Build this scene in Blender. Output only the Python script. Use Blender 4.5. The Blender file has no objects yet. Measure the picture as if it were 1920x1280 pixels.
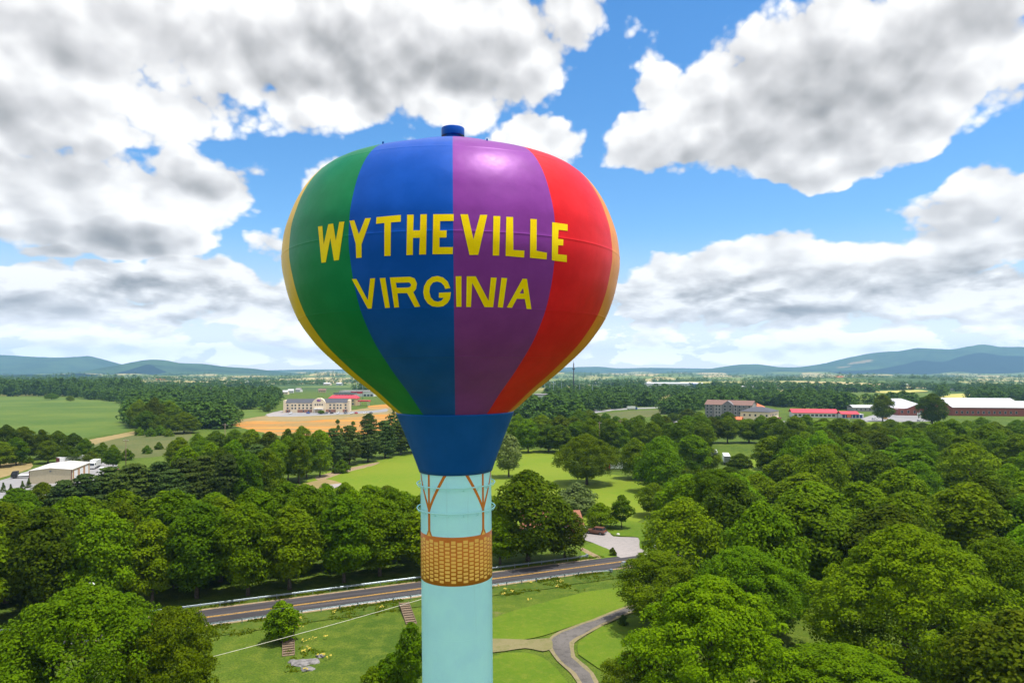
import bpy, bmesh, math, random
import numpy as np
from mathutils import Vector, Matrix, noise
from mathutils.geometry import tessellate_polygon

PI = math.pi
R_ = math.radians
scene = bpy.context.scene
col = scene.collection
rnd = random.Random(7)
F = 1280.0          # focal length in pixels of the 1920 wide photograph
HC = 38.0           # camera height above the ground by the road
HORIZON = 695.0     # image row of the true horizon
SUN_EL, SUN_AZ = R_(73.5), R_(98.0)   # azimuth clockwise from the view direction

# ------------------------------------------------------------------ camera
cam_d = bpy.data.cameras.new('camera')
cam = bpy.data.objects.new('camera', cam_d)
col.objects.link(cam)
cam.location = (0, 0, HC)
cam.rotation_euler = (R_(90), 0, 0)
cam_d.sensor_width = 36.0
cam_d.lens = 24.0
cam_d.shift_y = (HORIZON - 640.0) / 1920.0
cam_d.clip_start = 0.5
cam_d.clip_end = 60000.0
scene.camera = cam


def G(px, py, z=0.0):
    """where the sight line through a photograph pixel meets the level z"""
    Y = F * (HC - z) / (py - HORIZON)
    return ((px - 960.0) / F * Y, Y, z)


def at(px, Y, z=0.0):
    return ((px - 960.0) / F * Y, Y, z)


# ------------------------------------------------------------------ node helpers
class NT:
    def __init__(s, tree):
        s.t = tree
        tree.nodes.clear()

    def n(s, typ, **kw):
        nd = s.t.nodes.new(typ)
        ins = kw.pop('i', {})
        for k, v in kw.items():
            setattr(nd, k, v)
        for k, v in ins.items():
            s.set(nd, k, v)
        return nd

    def set(s, nd, k, v):
        sock = nd.inputs[k]
        if isinstance(v, bpy.types.NodeSocket):
            s.t.links.new(v, sock)
        elif v is not None:
            sock.default_value = v

    def m(s, op, a, b=None, c=None, clamp=False):
        nd = s.t.nodes.new('ShaderNodeMath')
        nd.operation = op
        nd.use_clamp = clamp
        for k, v in enumerate((a, b, c)):
            if v is not None:
                s.set(nd, k, v)
        return nd.outputs[0]

    def vm(s, op, a, b=None, sc=None):
        nd = s.t.nodes.new('ShaderNodeVectorMath')
        nd.operation = op
        s.set(nd, 0, a)
        if b is not None:
            s.set(nd, 1, b)
        if sc is not None:
            s.set(nd, 'Scale', sc)
        return nd.outputs[1] if op in ('LENGTH', 'DOT_PRODUCT', 'DISTANCE') else nd.outputs[0]

    def ss(s, v, a, b, lo=0.0, hi=1.0):
        nd = s.n('ShaderNodeMapRange', interpolation_type='SMOOTHSTEP')
        s.set(nd, 0, v)
        for k, x in zip((1, 2, 3, 4), (a, b, lo, hi)):
            s.set(nd, k, x)
        return nd.outputs[0]

    def mix(s, f, a, b, typ='MIX'):
        nd = s.n('ShaderNodeMix', data_type='RGBA', blend_type=typ, clamp_factor=True)
        s.set(nd, 0, f)
        s.set(nd, 6, col4(a))
        s.set(nd, 7, col4(b))
        return nd.outputs[2]

    def noise(s, vec, scale, detail=4.0, rough=0.5, dist=0.0, dim='3D'):
        nd = s.n('ShaderNodeTexNoise', noise_dimensions=dim)
        if vec is not None:
            s.set(nd, 'Vector', vec)
        s.set(nd, 'Scale', scale)
        s.set(nd, 'Detail', detail)
        s.set(nd, 'Roughness', rough)
        s.set(nd, 'Distortion', dist)
        return nd.outputs[0]

    def vor(s, vec, scale, detail=0.0, feature='F1', out=0, rough=0.5, rand=1.0):
        nd = s.n('ShaderNodeTexVoronoi', feature=feature)
        if vec is not None:
            s.set(nd, 'Vector', vec)
        s.set(nd, 'Scale', scale)
        s.set(nd, 'Detail', detail)
        s.set(nd, 'Roughness', rough)
        s.set(nd, 'Randomness', rand)
        return nd.outputs[out]

    def ramp(s, v, stops, interp='LINEAR'):
        nd = s.n('ShaderNodeValToRGB')
        s.set(nd, 0, v)
        cr = nd.color_ramp
        cr.interpolation = interp
        while len(cr.elements) < len(stops):
            cr.elements.new(0.5)
        for e, (p, c) in zip(cr.elements, stops):
            e.position = p
            e.color = col4(c)
        return nd.outputs[0]


def col4(c):
    if isinstance(c, (tuple, list)) and len(c) == 3:
        return (c[0], c[1], c[2], 1.0)
    return c


def srgb(r, g, b):
    f = lambda u: (u / 255 / 12.92) if u <= 10 else ((u / 255 + 0.055) / 1.055) ** 2.4
    return (f(r), f(g), f(b))


# ------------------------------------------------------------------ sky and sun
world = bpy.data.worlds.new('World')
scene.world = world
world.use_nodes = True
w = NT(world.node_tree)


def azel(px, py):
    az = math.atan2(px - 960.0, F)
    return az, math.atan2((HORIZON - py) * math.cos(az), F)


CLOUDS = [  # heaps of cloud: position, half axes, weight
    (150, 30, 420, 240, 1.3), (560, 40, 440, 190, 1.3), (900, 70, 240, 165, 1.1), (60, 190, 300, 130, 1.1), (330, 200, 200, 80, 1.0),
    (850, 150, 190, 80, 1.0), (1060, 30, 110, 110, .75), (640, 170, 230, 70, .9),
    (130, 370, 330, 110, 1.25), (390, 350, 150, 92, 1.25), (230, 425, 230, 55, 1.1),
    (-60, 340, 200, 150, 1.1), (1000, 275, 105, 72, 1.35), (630, 340, 90, 66, 1.15), (1165, 70, 55, 75, .4), (1225, 105, 45, 50, .3),
    (1500, 170, 300, 180, 1.45), (1740, 70, 340, 185, 1.35), (1330, 205, 160, 120, 1.2), (1235, 268, 118, 58, 1.15), (1400, 280, 200, 76, 1.3),
    (1530, 305, 190, 56, 1.25), (1890, 110, 130, 75, .9), (1700, 235, 150, 75, 1.15),
    (1270, 535, 160, 80, 1.15), (1430, 530, 240, 110, 1.35), (1610, 525, 240, 112, 1.25), (1790, 450, 200, 116, 1.35),
    (1845, 375, 125, 90, 1.2), (1960, 420, 130, 130, 1.2), (1800, 560, 280, 80, 1.1), (1450, 600, 300, 50, 1.0),
    (60, 535, 150, 62, 1.15), (210, 525, 100, 48, 1.05), (330, 525, 110, 56, 1.15), (420, 545, 140, 72, 1.2), (520, 560, 130, 60, 1.15),
    (530, 470, 60, 42, .6), (60, 470, 110, 24, .7), (300, 590, 300, 30, .8),
]
GREYS = [  # thick parts with a shaded base
    (830, 145, 330, 85, .75), (560, 130, 260, 110, .55), (60, 250, 240, 85, .8), (370, 335, 70, 34, .9), (130, 445, 340, 38, .9), (80, 110, 150, 90, .3), (660, 60, 200, 90, .35),
    (1500, 220, 300, 90, 1.0), (1640, 130, 330, 90, .8), (1820, 60, 180, 90, .7), (1380, 275, 170, 36, .6), (1780, 492, 220, 28, 1.0), (1950, 500, 110, 36, .9),
    (1490, 588, 100, 22, .9), (1340, 582, 110, 16, .7), (1000, 30, 120, 60, .3), (400, 590, 140, 18, .7), (90, 582, 150, 16, .7), (1800, 600, 250, 14, .5), (230, 560, 80, 12, .5), (60, 628, 170, 8, .5), (420, 632, 200, 8, .5), (1300, 640, 200, 9, .5), (1650, 640, 260, 8, .5),
]
tc = w.n('ShaderNodeTexCoord')
vec = tc.outputs['Generated']
sp = w.n('ShaderNodeSeparateXYZ', i={0: vec})
az = w.m('ARCTAN2', sp.outputs[0], sp.outputs[1])
el = w.m('ARCSINE', sp.outputs[2])
# domain for the billows: finer towards the horizon, as clouds farther off look smaller
elc = w.m('MAXIMUM', el, 0.0)
cfac = w.m('ADD', elc, 0.50)
lg = w.m('LOGARITHM', cfac, math.e)
qv = w.n('ShaderNodeCombineXYZ', i={0: w.m('MULTIPLY', az, 2.9), 1: w.m('MULTIPLY', lg, 3.0), 2: 3.7})
q = qv.outputs[0]


def billow(qq, fine=True):
    f1 = w.noise(qq, 2.1, 10.0 if fine else 3.0, 0.53, 0.2)
    v1 = w.vor(qq, 4.2, 3.0 if fine else 1.5, 'F1', 0, 0.6)
    v1 = w.m('SUBTRACT', 0.62, v1)
    return w.m('ADD', w.m('MULTIPLY', f1, 1.0), w.m('MULTIPLY', v1, 0.36))


b0 = billow(q)
qs = w.vm('ADD', q, (0.035, 0.085, 0.0))
b1 = billow(qs, False)
wz = w.noise(q, 3.0, 3.0, 0.5)
wz2 = w.noise(w.vm('ADD', q, (11.3, 4.1, 0)), 3.0, 3.0, 0.5)
azw = w.m('ADD', az, w.m('MULTIPLY', w.m('SUBTRACT', wz, 0.5), 0.11))
elw = w.m('ADD', el, w.m('MULTIPLY', w.m('SUBTRACT', wz2, 0.5), 0.07))


def heaps(lst, soft=0.12):
    acc = None
    for px, py, rx, ry, wt in lst:
        a, e = azel(px, py)
        ca = math.cos(a) ** 2
        sx, sy = F / rx / ca, F / ry / (math.cos(a))
        dx = w.m('MULTIPLY_ADD', azw, sx, -a * sx)
        dy = w.m('MULTIPLY_ADD', elw, sy, -e * sy)
        d2 = w.m('MULTIPLY_ADD', dx, dx, w.m('MULTIPLY', dy, dy))
        val = w.m('MULTIPLY_ADD', d2, -wt, wt)
        if acc is None:
            acc = val
        else:
            acc = w.m('SMOOTH_MAX', acc, val, soft)
    return acc


mask = w.m('MAXIMUM', heaps(CLOUDS), -1.2)
grey = w.m('MAXIMUM', heaps(GREYS, 0.25), 0.0)
# the many small flat heaps low over the horizon, and the sky beside and behind the view
low = w.noise(w.n('ShaderNodeCombineXYZ', i={0: w.m('MULTIPLY', az, 10.0), 1: w.m('MULTIPLY', el, 25.0), 2: 1.3}).outputs[0], 1.0, 7.0, 0.55, 0.2)
lowu = w.noise(w.n('ShaderNodeCombineXYZ', i={0: w.m('MULTIPLY', az, 10.0), 1: w.m('MULTIPLY_ADD', el, 25.0, 0.36), 2: 1.3}).outputs[0], 1.0, 4.0, 0.5, 0.2)
lowband = w.m('MULTIPLY', w.ss(el, -0.005, 0.02), w.ss(el, 0.17, 0.10))
lowmask = w.m('SUBTRACT', w.m('MULTIPLY', w.m('MULTIPLY', w.m('SUBTRACT', low, 0.36), 6.5), lowband), w.m('SUBTRACT', 1.0, lowband))
big = w.noise(q, 0.9, 3.0, 0.5)
outside = w.m('MAXIMUM', w.ss(w.m('ABSOLUTE', az), 0.68, 0.85), w.ss(el, 0.52, 0.68))
outmask = w.m('SUBTRACT', w.m('MULTIPLY', w.m('MULTIPLY', w.m('SUBTRACT', big, 0.36), 5.0), outside), w.m('SUBTRACT', 1.0, outside))
mk = w.m('SMOOTH_MAX', w.m('SMOOTH_MAX', mask, lowmask, 0.15), outmask, 0.1)
dens = w.m('ADD', w.m('MULTIPLY', mk, 0.85), w.m('MULTIPLY', w.m('SUBTRACT', b0, 0.468), 1.7))
alpha = w.ss(dens, 0.0, 0.26)
densm = w.m('ADD', w.m('MULTIPLY', mk, 0.85), w.m('MULTIPLY', w.m('SUBTRACT', b1, 0.42), 0.9))
thick = w.ss(densm, 0.10, 0.95)
# light from above: bright where the heap thins towards the sun
bm_ = billow(q, False)
relief = w.m('ADD', w.m('MULTIPLY', w.m('SUBTRACT', bm_, b1), 0.85), w.m('MULTIPLY', w.m('SUBTRACT', b0, bm_), 0.22))
lit = w.m('ADD', 0.945, w.m('MULTIPLY', relief, 0.95))
lit = w.m('SUBTRACT', lit, w.m('MULTIPLY', w.m('MULTIPLY', grey, w.m('MULTIPLY', thick, w.m('ADD', 0.50, w.m('MULTIPLY', b1, 0.55)))), 0.47))
lit = w.m('SUBTRACT', lit, w.m('MULTIPLY', thick, 0.07))
lit = w.m('ADD', lit, w.m('MULTIPLY', w.m('MULTIPLY', w.m('SUBTRACT', low, lowu), lowband), 1.9))
lit = w.m('MINIMUM', w.m('MAXIMUM', lit, 0.22), 1.04)
ccol = w.ramp(lit, [(0.2, (.20, .205, .215)), (0.5, (.40, .40, .405)), (0.76, (.66, .655, .66)), (0.9, (.84, .835, .83)), (1.0, (.97, .96, .945))])
sky = w.n('ShaderNodeTexSky', sky_type='NISHITA')
sky.sun_disc = False
sky.sun_elevation = SUN_EL
sky.sun_rotation = SUN_AZ
sky.altitude = 700.0
sky.air_density = 1.0
sky.dust_density = 0.6
sky.ozone_density = 2.0
hsv = w.n('ShaderNodeHueSaturation', i={'Saturation': 1.32, 'Value': 1.0, 'Color': sky.outputs[0]})
skyc = w.vm('MULTIPLY', hsv.outputs[0], (0.160, 0.163, 0.162))
# pale air low down
pale = w.ss(el, 0.21, 0.0)
skyc = w.mix(w.m('MULTIPLY', pale, 0.88), skyc, (.72, .70, .72))
ccol = w.mix(w.m('MULTIPLY', w.ss(el, 0.12, 0.01), 0.45), ccol, (1.05, 1.0, 1.0))
final = w.mix(alpha, skyc, ccol)
# the air seen edge-on along the horizon is brighter than higher up
final = w.vm('SCALE', final, sc=w.m('MULTIPLY_ADD', w.ss(el, 0.10, -0.005), 0.85, 0.97))
bg = w.n('ShaderNodeBackground', i={0: final, 1: 1.0})
wo = w.n('ShaderNodeOutputWorld', i={0: bg.outputs[0]})
world.cycles.sampling_method = 'MANUAL'
world.cycles.sample_map_resolution = 512

sun_d = bpy.data.lights.new('sun', 'SUN')
sun = bpy.data.objects.new('sun', sun_d)
col.objects.link(sun)
sun_d.energy = 4.3
sun_d.angle = R_(0.9)
sun_d.color = (1.0, 0.95, 0.87)
SUN_DIR = Vector((math.cos(SUN_EL) * math.sin(SUN_AZ), math.cos(SUN_EL) * math.cos(SUN_AZ), math.sin(SUN_EL)))
sun.rotation_euler = SUN_DIR.to_track_quat('Z', 'Y').to_euler()
sun.location = (0, 0, 300)

scene.view_settings.view_transform = 'Standard'
scene.view_settings.look = 'None'
scene.view_settings.exposure = 0.34
scene.view_settings.gamma = 1.0
scene.cycles.use_denoising = True
scene.cycles.max_bounces = 6
scene.cycles.diffuse_bounces = 3
scene.cycles.glossy_bounces = 3
scene.cycles.transmission_bounces = 3
scene.cycles.transparent_max_bounces = 6
scene.cycles.volume_bounces = 0
scene.cycles.sample_clamp_indirect = 4.0
# ------------------------------------------------------------------ object helpers
def tag(o, label=None, cat=None, group=None, kind=None):
    if label: o['label'] = label
    if cat: o['category'] = cat
    if group: o['group'] = group
    if kind: o['kind'] = kind
    return o


def empty(name, loc=(0, 0, 0), rz=0.0, label=None, cat=None, group=None):
    o = bpy.data.objects.new(name, None)
    col.objects.link(o)
    o.location = loc
    o.rotation_euler = (0, 0, rz)
    o.empty_display_size = 0.3
    return tag(o, label, cat, group)


def link(name, me, parent=None):
    o = bpy.data.objects.new(name, me)
    col.objects.link(o)
    if parent is not None:
        o.parent = parent
    return o


class MB:
    """collects shapes and links them as one mesh object"""

    def __init__(s):
        s.v, s.f, s.mi, s.sm = [], [], [], []

    def add(s, vs, fs, mi=0, smooth=False):
        b = len(s.v)
        s.v += [tuple(p) for p in vs]
        s.f += [tuple(b + k for k in f) for f in fs]
        s.mi += [mi] * len(fs)
        s.sm += [smooth] * len(fs)
        return s

    def box(s, x0, x1, y0, y1, z0, z1, mi=0, M=None):
        vs = [(x, y, z) for z in (z0, z1) for x, y in ((x0, y0), (x1, y0), (x1, y1), (x0, y1))]
        if M is not None:
            vs = [M @ Vector(p) for p in vs]
        return s.add(vs, [(3, 2, 1, 0), (4, 5, 6, 7), (0, 1, 5, 4), (1, 2, 6, 5), (2, 3, 7, 6), (3, 0, 4, 7)], mi)

    def prism(s, poly, y0, y1, mi=0, axis='y'):
        """poly of (a, z) swept along y, or of (a, z) swept along x"""
        n = len(poly)
        f = (lambda a, z, t: (a, t, z)) if axis == 'y' else (lambda a, z, t: (t, a, z))
        vs = [f(a, z, y0) for a, z in poly] + [f(a, z, y1) for a, z in poly]
        fs = [tuple(range(n)), tuple(range(2 * n - 1, n - 1, -1))]
        fs += [(i, i + n, (i + 1) % n + n, (i + 1) % n) for i in range(n)]
        return s.add(vs, fs, mi)

    def tube(s, pts, radii, seg=8, mi=0, caps=True):
        vs, fs = [], []
        n = len(pts)
        pts = [Vector(p) for p in pts]
        if not isinstance(radii, (list, tuple)):
            radii = [radii] * n
        u = None
        for i, p in enumerate(pts):
            d = (pts[min(i + 1, n - 1)] - pts[max(i - 1, 0)]).normalized()
            if u is None:
                u = d.orthogonal().normalized()
            else:
                u = (u - d * u.dot(d)).normalized()
            v = d.cross(u)
            for k in range(seg):
                a = 2 * PI * k / seg
                vs.append(p + (u * math.cos(a) + v * math.sin(a)) * radii[i])
        for i in range(n - 1):
            for k in range(seg):
                a, b = i * seg + k, i * seg + (k + 1) % seg
                fs.append((a, b, b + seg, a + seg))
        s.add(vs, fs, mi, True)
        if caps:
            b = len(s.v) - len(vs)
            s.f += [tuple(b + k for k in range(seg - 1, -1, -1)), tuple(b + (n - 1) * seg + k for k in range(seg))]
            s.mi += [mi, mi]
            s.sm += [False, False]
        return s

    def lathe(s, prof, seg=48, mi=0, smooth=True, mi_of=None, c=(0, 0, 0)):
        """prof of (r, z); angle 0 faces -y, growing towards +x"""
        b = len(s.v)
        for r, z in prof:
            for k in range(seg):
                a = 2 * PI * k / seg
                s.v.append((c[0] + r * math.sin(a), c[1] - r * math.cos(a), c[2] + z))
        for i in range(len(prof) - 1):
            for k in range(seg):
                p, q_ = b + i * seg + k, b + i * seg + (k + 1) % seg
                s.f.append((p, q_, q_ + seg, p + seg))
                s.mi.append(mi_of(k) if mi_of else mi)
                s.sm.append(smooth)
        return s

    def build(s, name, mats, parent=None):
        me = bpy.data.meshes.new(name)
        me.from_pydata(s.v, [], s.f)
        for m in (mats if isinstance(mats, (list, tuple)) else [mats]):
            me.materials.append(m)
        me.polygons.foreach_set('material_index', s.mi)
        me.polygons.foreach_set('use_smooth', s.sm)
        me.update()
        return link(name, me, parent)


def copy_tree(o, parent=None):
    c = o.copy()
    col.objects.link(c)
    c.parent = parent
    for ch in [x for x in bpy.data.objects if x.parent == o]:
        copy_tree(ch, c)
    return c


# ------------------------------------------------------------------ materials
def mat_base(name):
    m = bpy.data.materials.new(name)
    m.use_nodes = True
    return m, NT(m.node_tree)


def mat(name, color, rough=0.7, metal=0.0, var=0.12, scale=2.0, bump=0.0, bscale=20.0, coat=0.0, spec=0.5, streak=0.0):
    m, t = mat_base(name)
    tcn = t.n('ShaderNodeTexCoord')
    v = tcn.outputs['Object']
    nz = t.noise(v, scale, 5.0, 0.6)
    dark = tuple(c * (1 - 1.6 * var) for c in color)
    lite = tuple(min(1, c * (1 + 1.2 * var) + 0.01 * var) for c in color)
    c = t.mix(t.ss(nz, 0.3, 0.7), dark, lite)
    if streak:
        mp = t.n('ShaderNodeMapping', i={0: v, 3: (3.0, 3.0, 0.12)})
        st = t.noise(mp.outputs[0], 1.6, 4.0, 0.6)
        c = t.mix(t.m('MULTIPLY', t.ss(st, 0.52, 0.75), streak), c, tuple(x * 0.55 + 0.02 for x in color))
    b = t.n('ShaderNodeBsdfPrincipled', i={'Base Color': c, 'Roughness': rough, 'Metallic': metal, 'Coat Weight': coat, 'Specular IOR Level': spec})
    if bump:
        bn = t.n('ShaderNodeBump', i={'Strength': bump, 'Height': t.noise(v, bscale, 4.0)})
        t.set(b, 'Normal', bn.outputs[0])
    t.n('ShaderNodeOutputMaterial', i={0: b.outputs[0]})
    return m


def paint(name, color, lo=0.90):
    """weathered gloss enamel on welded steel plate"""
    m, t = mat_base(name)
    v = t.n('ShaderNodeTexCoord').outputs['Object']
    n1 = t.noise(v, 0.7, 6.0, 0.62)
    n2 = t.noise(v, 7.0, 4.0, 0.6)
    c = t.mix(t.ss(n1, 0.35, 0.7), tuple(x * lo for x in color), tuple(min(1, x * 1.06 + 0.004) for x in color))
    mp = t.n('ShaderNodeMapping', i={0: v, 3: (2.6, 2.6, 0.10)})
    st = t.noise(mp.outputs[0], 2.0, 5.0, 0.65)
    c = t.mix(t.m('MULTIPLY', t.ss(st, 0.56, 0.8), 0.22), c, tuple(x * 0.6 + 0.015 for x in color))
    rg = t.m('ADD', 0.34, t.m('MULTIPLY', n2, 0.12))
    mxc = max(color)
    tint = tuple(min(1.0, 0.10 + 0.9 * x / mxc) for x in color)
    hgt_ = t.m('ADD', t.m('MULTIPLY', t.noise(v, 0.9, 2.0), 1.0), t.m('MULTIPLY', n2, 0.03))
    bn = t.n('ShaderNodeBump', i={'Strength': 0.09, 'Distance': 0.25, 'Height': hgt_})
    b = t.n('ShaderNodeBsdfPrincipled', i={'Base Color': c, 'Roughness': rg, 'Specular IOR Level': 0.32, 'Specular Tint': col4(tint), 'Normal': bn.outputs[0]})
    t.n('ShaderNodeOutputMaterial', i={0: b.outputs[0]})
    return m


# ------------------------------------------------------------------ the water tower
P_GREEN = paint('green enamel', (0.003, 0.18, 0.06))
P_BLUE = paint('blue enamel', (0.003, 0.075, 0.42))
P_PURPLE = paint('purple enamel', (0.215, 0.038, 0.28))
P_RED = paint('red enamel', (0.72, 0.009, 0.016))
P_ORANGE = paint('orange enamel', (0.80, 0.27, 0.03))
P_YELLOW = paint('yellow enamel', (0.82, 0.47, 0.0))
P_COLLAR = paint('deep blue enamel', (0.004, 0.082, 0.36))
P_LETTER = paint('bright yellow sign paint', (1.0, 0.67, 0.0))
P_SKY = paint('pale cyan enamel', (0.48, 0.89, 1.0), 0.98)
P_ROPE = paint('rust brown sign paint', (0.64, 0.20, 0.03))
P_STRAW = paint('straw sign paint', (1.0, 0.56, 0.13))

TW_D = 31.7
TW_X = (856 - 960) / F * TW_D
LEAN = R_(-0.5)
tower = empty('water_tower', (TW_X - 30 * math.sin(LEAN), TW_D, 0), 0, 'tall water tower painted as a striped hot air balloon over a pale cyan shaft', 'water tower')
tower.rotation_euler = (0, LEAN, math.atan2(-TW_X, TW_D))
bpy.context.view_layer.update()
TWM = tower.matrix_world.copy()
TWI = TWM.inverted()

ZK = [36.09, 37.0, 38.1, 39.3, 40.5, 41.7, 42.8, 43.7, 44.7, 45.7, 46.7, 47.5, 48.1, 48.45]
RK = [2.648, 3.696, 5.043, 6.262, 7.038, 7.429, 7.597, 7.523, 7.243, 6.768, 5.851, 3.80, 2.25, 0.55]


def pchip(x, y, q_):
    x = np.array(x, float); y = np.array(y, float); q_ = np.asarray(q_, float)
    h = np.diff(x); d = np.diff(y) / h; m = np.zeros_like(y)
    for i in range(1, len(x) - 1):
        if d[i - 1] * d[i] > 0:
            w1 = 2 * h[i] + h[i - 1]; w2 = h[i] + 2 * h[i - 1]
            m[i] = (w1 + w2) / (w1 / d[i - 1] + w2 / d[i])
    m[0], m[-1] = d[0], d[-1]
    i = np.clip(np.searchsorted(x, q_) - 1, 0, len(x) - 2)
    t = (q_ - x[i]) / h[i]
    return (2*t**3-3*t**2+1)*y[i] + (t**3-2*t**2+t)*h[i]*m[i] + (-2*t**3+3*t**2)*y[i+1] + (t**3-t**2)*h[i]*m[i+1]


R2K = [r * r for r in RK]
_zt = np.linspace(ZK[0], ZK[-1], 2000)
_rt = np.sqrt(np.maximum(pchip(ZK, R2K, _zt), 0.01))


def bulb_r(z):
    return float(np.interp(z, _zt, _rt))


SEAMS = [38.55, 40.28, 42.95, 46.4]
zs = list(np.linspace(ZK[0], 47.2, 90)) + list(np.linspace(47.25, 48.45, 30))
for sm in SEAMS:
    zs += [sm - 0.035, sm - 0.018, sm, sm + 0.018, sm + 0.035]
zs.sort()
prof = []
for z in zs:
    b = sum(0.011 * max(0, 1 - abs(z - sm) / 0.03) for sm in SEAMS)
    prof.append((bulb_r(z) + b, z))
prof.append((0.0, 48.47))
GORES = [P_PURPLE, P_RED, P_ORANGE, P_YELLOW, P_GREEN, P_BLUE]
MB().lathe(prof, 144, mi_of=lambda k: (k // 12) % 6).build('tank', GORES, tower)

mb = MB()
mb.lathe([(2.60, 36.16), (2.69, 36.14), (2.715, 36.09), (2.70, 36.04)] + [(1.69 + 1.01 * ((z - 33.39) / 2.65) ** 1.06, z) for z in np.linspace(36.0, 33.39, 14)] + [(1.60, 33.37)], 96)
mb.build('collar', P_COLLAR, tower)
SR = 1.633
MB().lathe([(3.4, 0.0), (3.3, 0.4), (2.7, 2.0), (2.15, 3.6), (1.8, 5.2), (SR, 6.6)] + [(SR + (0.004 if k == 3 else 0), z) for z0 in np.arange(9.0, 33.0, 2.44) for k, z in enumerate((z0 - .09, z0 - .03, z0 - .012, z0, z0 + .012, z0 + .03, z0 + .09))] + [(SR, 33.5)], 96).build('shaft', P_SKY, tower)
MB().lathe([(0.0, 49.24), (0.40, 49.25), (0.52, 49.22), (0.535, 49.19), (0.535, 48.87), (0.53, 48.85), (0.415, 48.85)], 40).build('vent_cap', P_BLUE, tower)
MB().lathe([(0.415, 48.86), (0.415, 48.40), (0.47, 48.38)], 40).build('vent_neck', P_BLUE, tower)


def shaft_pt(th, z, off=0.0):
    r = SR + off
    return (r * math.sin(th), -r * math.cos(th), z)


def ring(z0):
    r = MB()
    rr = SR + 0.165
    pts = [(rr * math.sin(a), -rr * math.cos(a), z0) for a in np.linspace(0, 2 * PI, 97)]
    r.tube(pts, 0.026, 8, caps=False)
    o = r.build('hand_rail', P_SKY, tower)
    for k in range(16):
        a = 2 * PI * (k + 0.5) / 16
        c, s_ = math.sin(a), -math.cos(a)
        b = MB().tube([(SR * c, SR * s_, z0 - 0.16), ((SR + .10) * c, (SR + .10) * s_, z0 - 0.13), (rr * c, rr * s_, z0 - 0.02)], 0.014, 6)
        b.build('bracket', P_SKY, o)


ring(32.85)
ring(31.73)

# painted ropes: ribbons laid on the shaft
def ribbon(mb, pts, wd, off):
    """pts of (angle, z) along the middle; width in metres"""
    P = []
    for (a0, z0), (a1, z1) in zip(pts[:-1], pts[1:]):
        n = max(2, int(math.hypot((a1 - a0) * SR, z1 - z0) / 0.12))
        P += [(a0 + (a1 - a0) * i / n, z0 + (z1 - z0) * i / n) for i in range(n)]
    P.append(pts[-1])
    vs = []
    for i, (a, z) in enumerate(P):
        a0, z0 = P[max(i - 1, 0)]; a1, z1 = P[min(i + 1, len(P) - 1)]
        dx, dz = (a1 - a0) * SR, z1 - z0
        l = math.hypot(dx, dz)
        nx, nz = -dz / l, dx / l
        ww = wd[0] + (wd[1] - wd[0]) * i / (len(P) - 1) if isinstance(wd, tuple) else wd
        for s_ in (-.5, .5):
            vs.append(shaft_pt(a + nx * ww * s_ / SR, z + nz * ww * s_, off))
    mb.add(vs, [(2 * i, 2 * i + 1, 2 * i + 3, 2 * i + 2) for i in range(len(P) - 1)], 0, True)


BASK_T, BASK_B = 30.67, 28.52
for g in range(4):
    a = R_(-47.5 + 95 * g) if g < 2 else R_(132.5 + 95 * (g - 2))
    rm = MB()
    for k, da in enumerate((-31, 0, 31)):
        pts = [(a + R_(da) * (1 - t) ** 1.1, 31.78 + (33.42 - 31.78) * (1 - t)) for t in np.linspace(0, 1, 8)]
        ribbon(rm, pts, 0.13, 0.004 + 0.001 * k)
    ribbon(rm, [(a, 31.95), (a, 30.62)], 0.15, 0.0075)
    rm.build('painted_rope', P_ROPE, tower)
    tb = MB()
    z0 = BASK_T - 0.02
    tb.add([shaft_pt(a - .12, z0, .012), shaft_pt(a + .12, z0, .012), shaft_pt(a + .03, z0 + .3, .012), shaft_pt(a - .03, z0 + .3, .012)], [(0, 1, 2, 3)], 0)
    tb.add([shaft_pt(a - .075, z0, .016), shaft_pt(a + .075, z0, .016), shaft_pt(a, z0 + .2, .016)], [(0, 1, 2)], 1)
    tb.build('rope_knot', [P_ROPE, P_STRAW], tower)

bk = MB()
bk.lathe([(SR - .01, BASK_B), (SR + .010, BASK_B), (SR + .010, BASK_T), (SR - .01, BASK_T)], 144)
NCOL = 38
for c in range(NCOL):
    th = 2 * PI * (c + .5) / NCOL
    n = 11 if c % 2 else 10
    for rw in range(n):
        h = .115
        zc = 30.44 - rw * .173 - (0 if c % 2 else .085)
        if rw == 0:
            h = .15
        ww = .062 + .004 * math.sin(c * 7.1 + rw * 3.3)
        zc += .006 * math.sin(c * 2.3 + rw * 5.1)
        vs = []
        for a_ in (th - ww, th - ww * .33, th + ww * .33, th + ww):
            vs += [shaft_pt(a_, zc - h / 2, .016), shaft_pt(a_, zc + h / 2, .016)]
        bk.add(vs, [(0, 2, 3, 1), (2, 4, 5, 3), (4, 6, 7, 5)], 1, True)
bk.build('painted_basket', [P_ROPE, P_STRAW], tower)

# lifting lugs on the dome
for k in range(8):
    a = 2 * PI * (k + .32) / 8
    z = 46.95
    r = bulb_r(z)
    MB().box(-.03, .03, -.02, .02, -.03, .075, 0, Matrix.Translation((r * math.sin(a), -r * math.cos(a), z)) @ Matrix.Rotation(a, 4, 'Z')).build('lifting_lug', P_COLLAR, tower)

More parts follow.
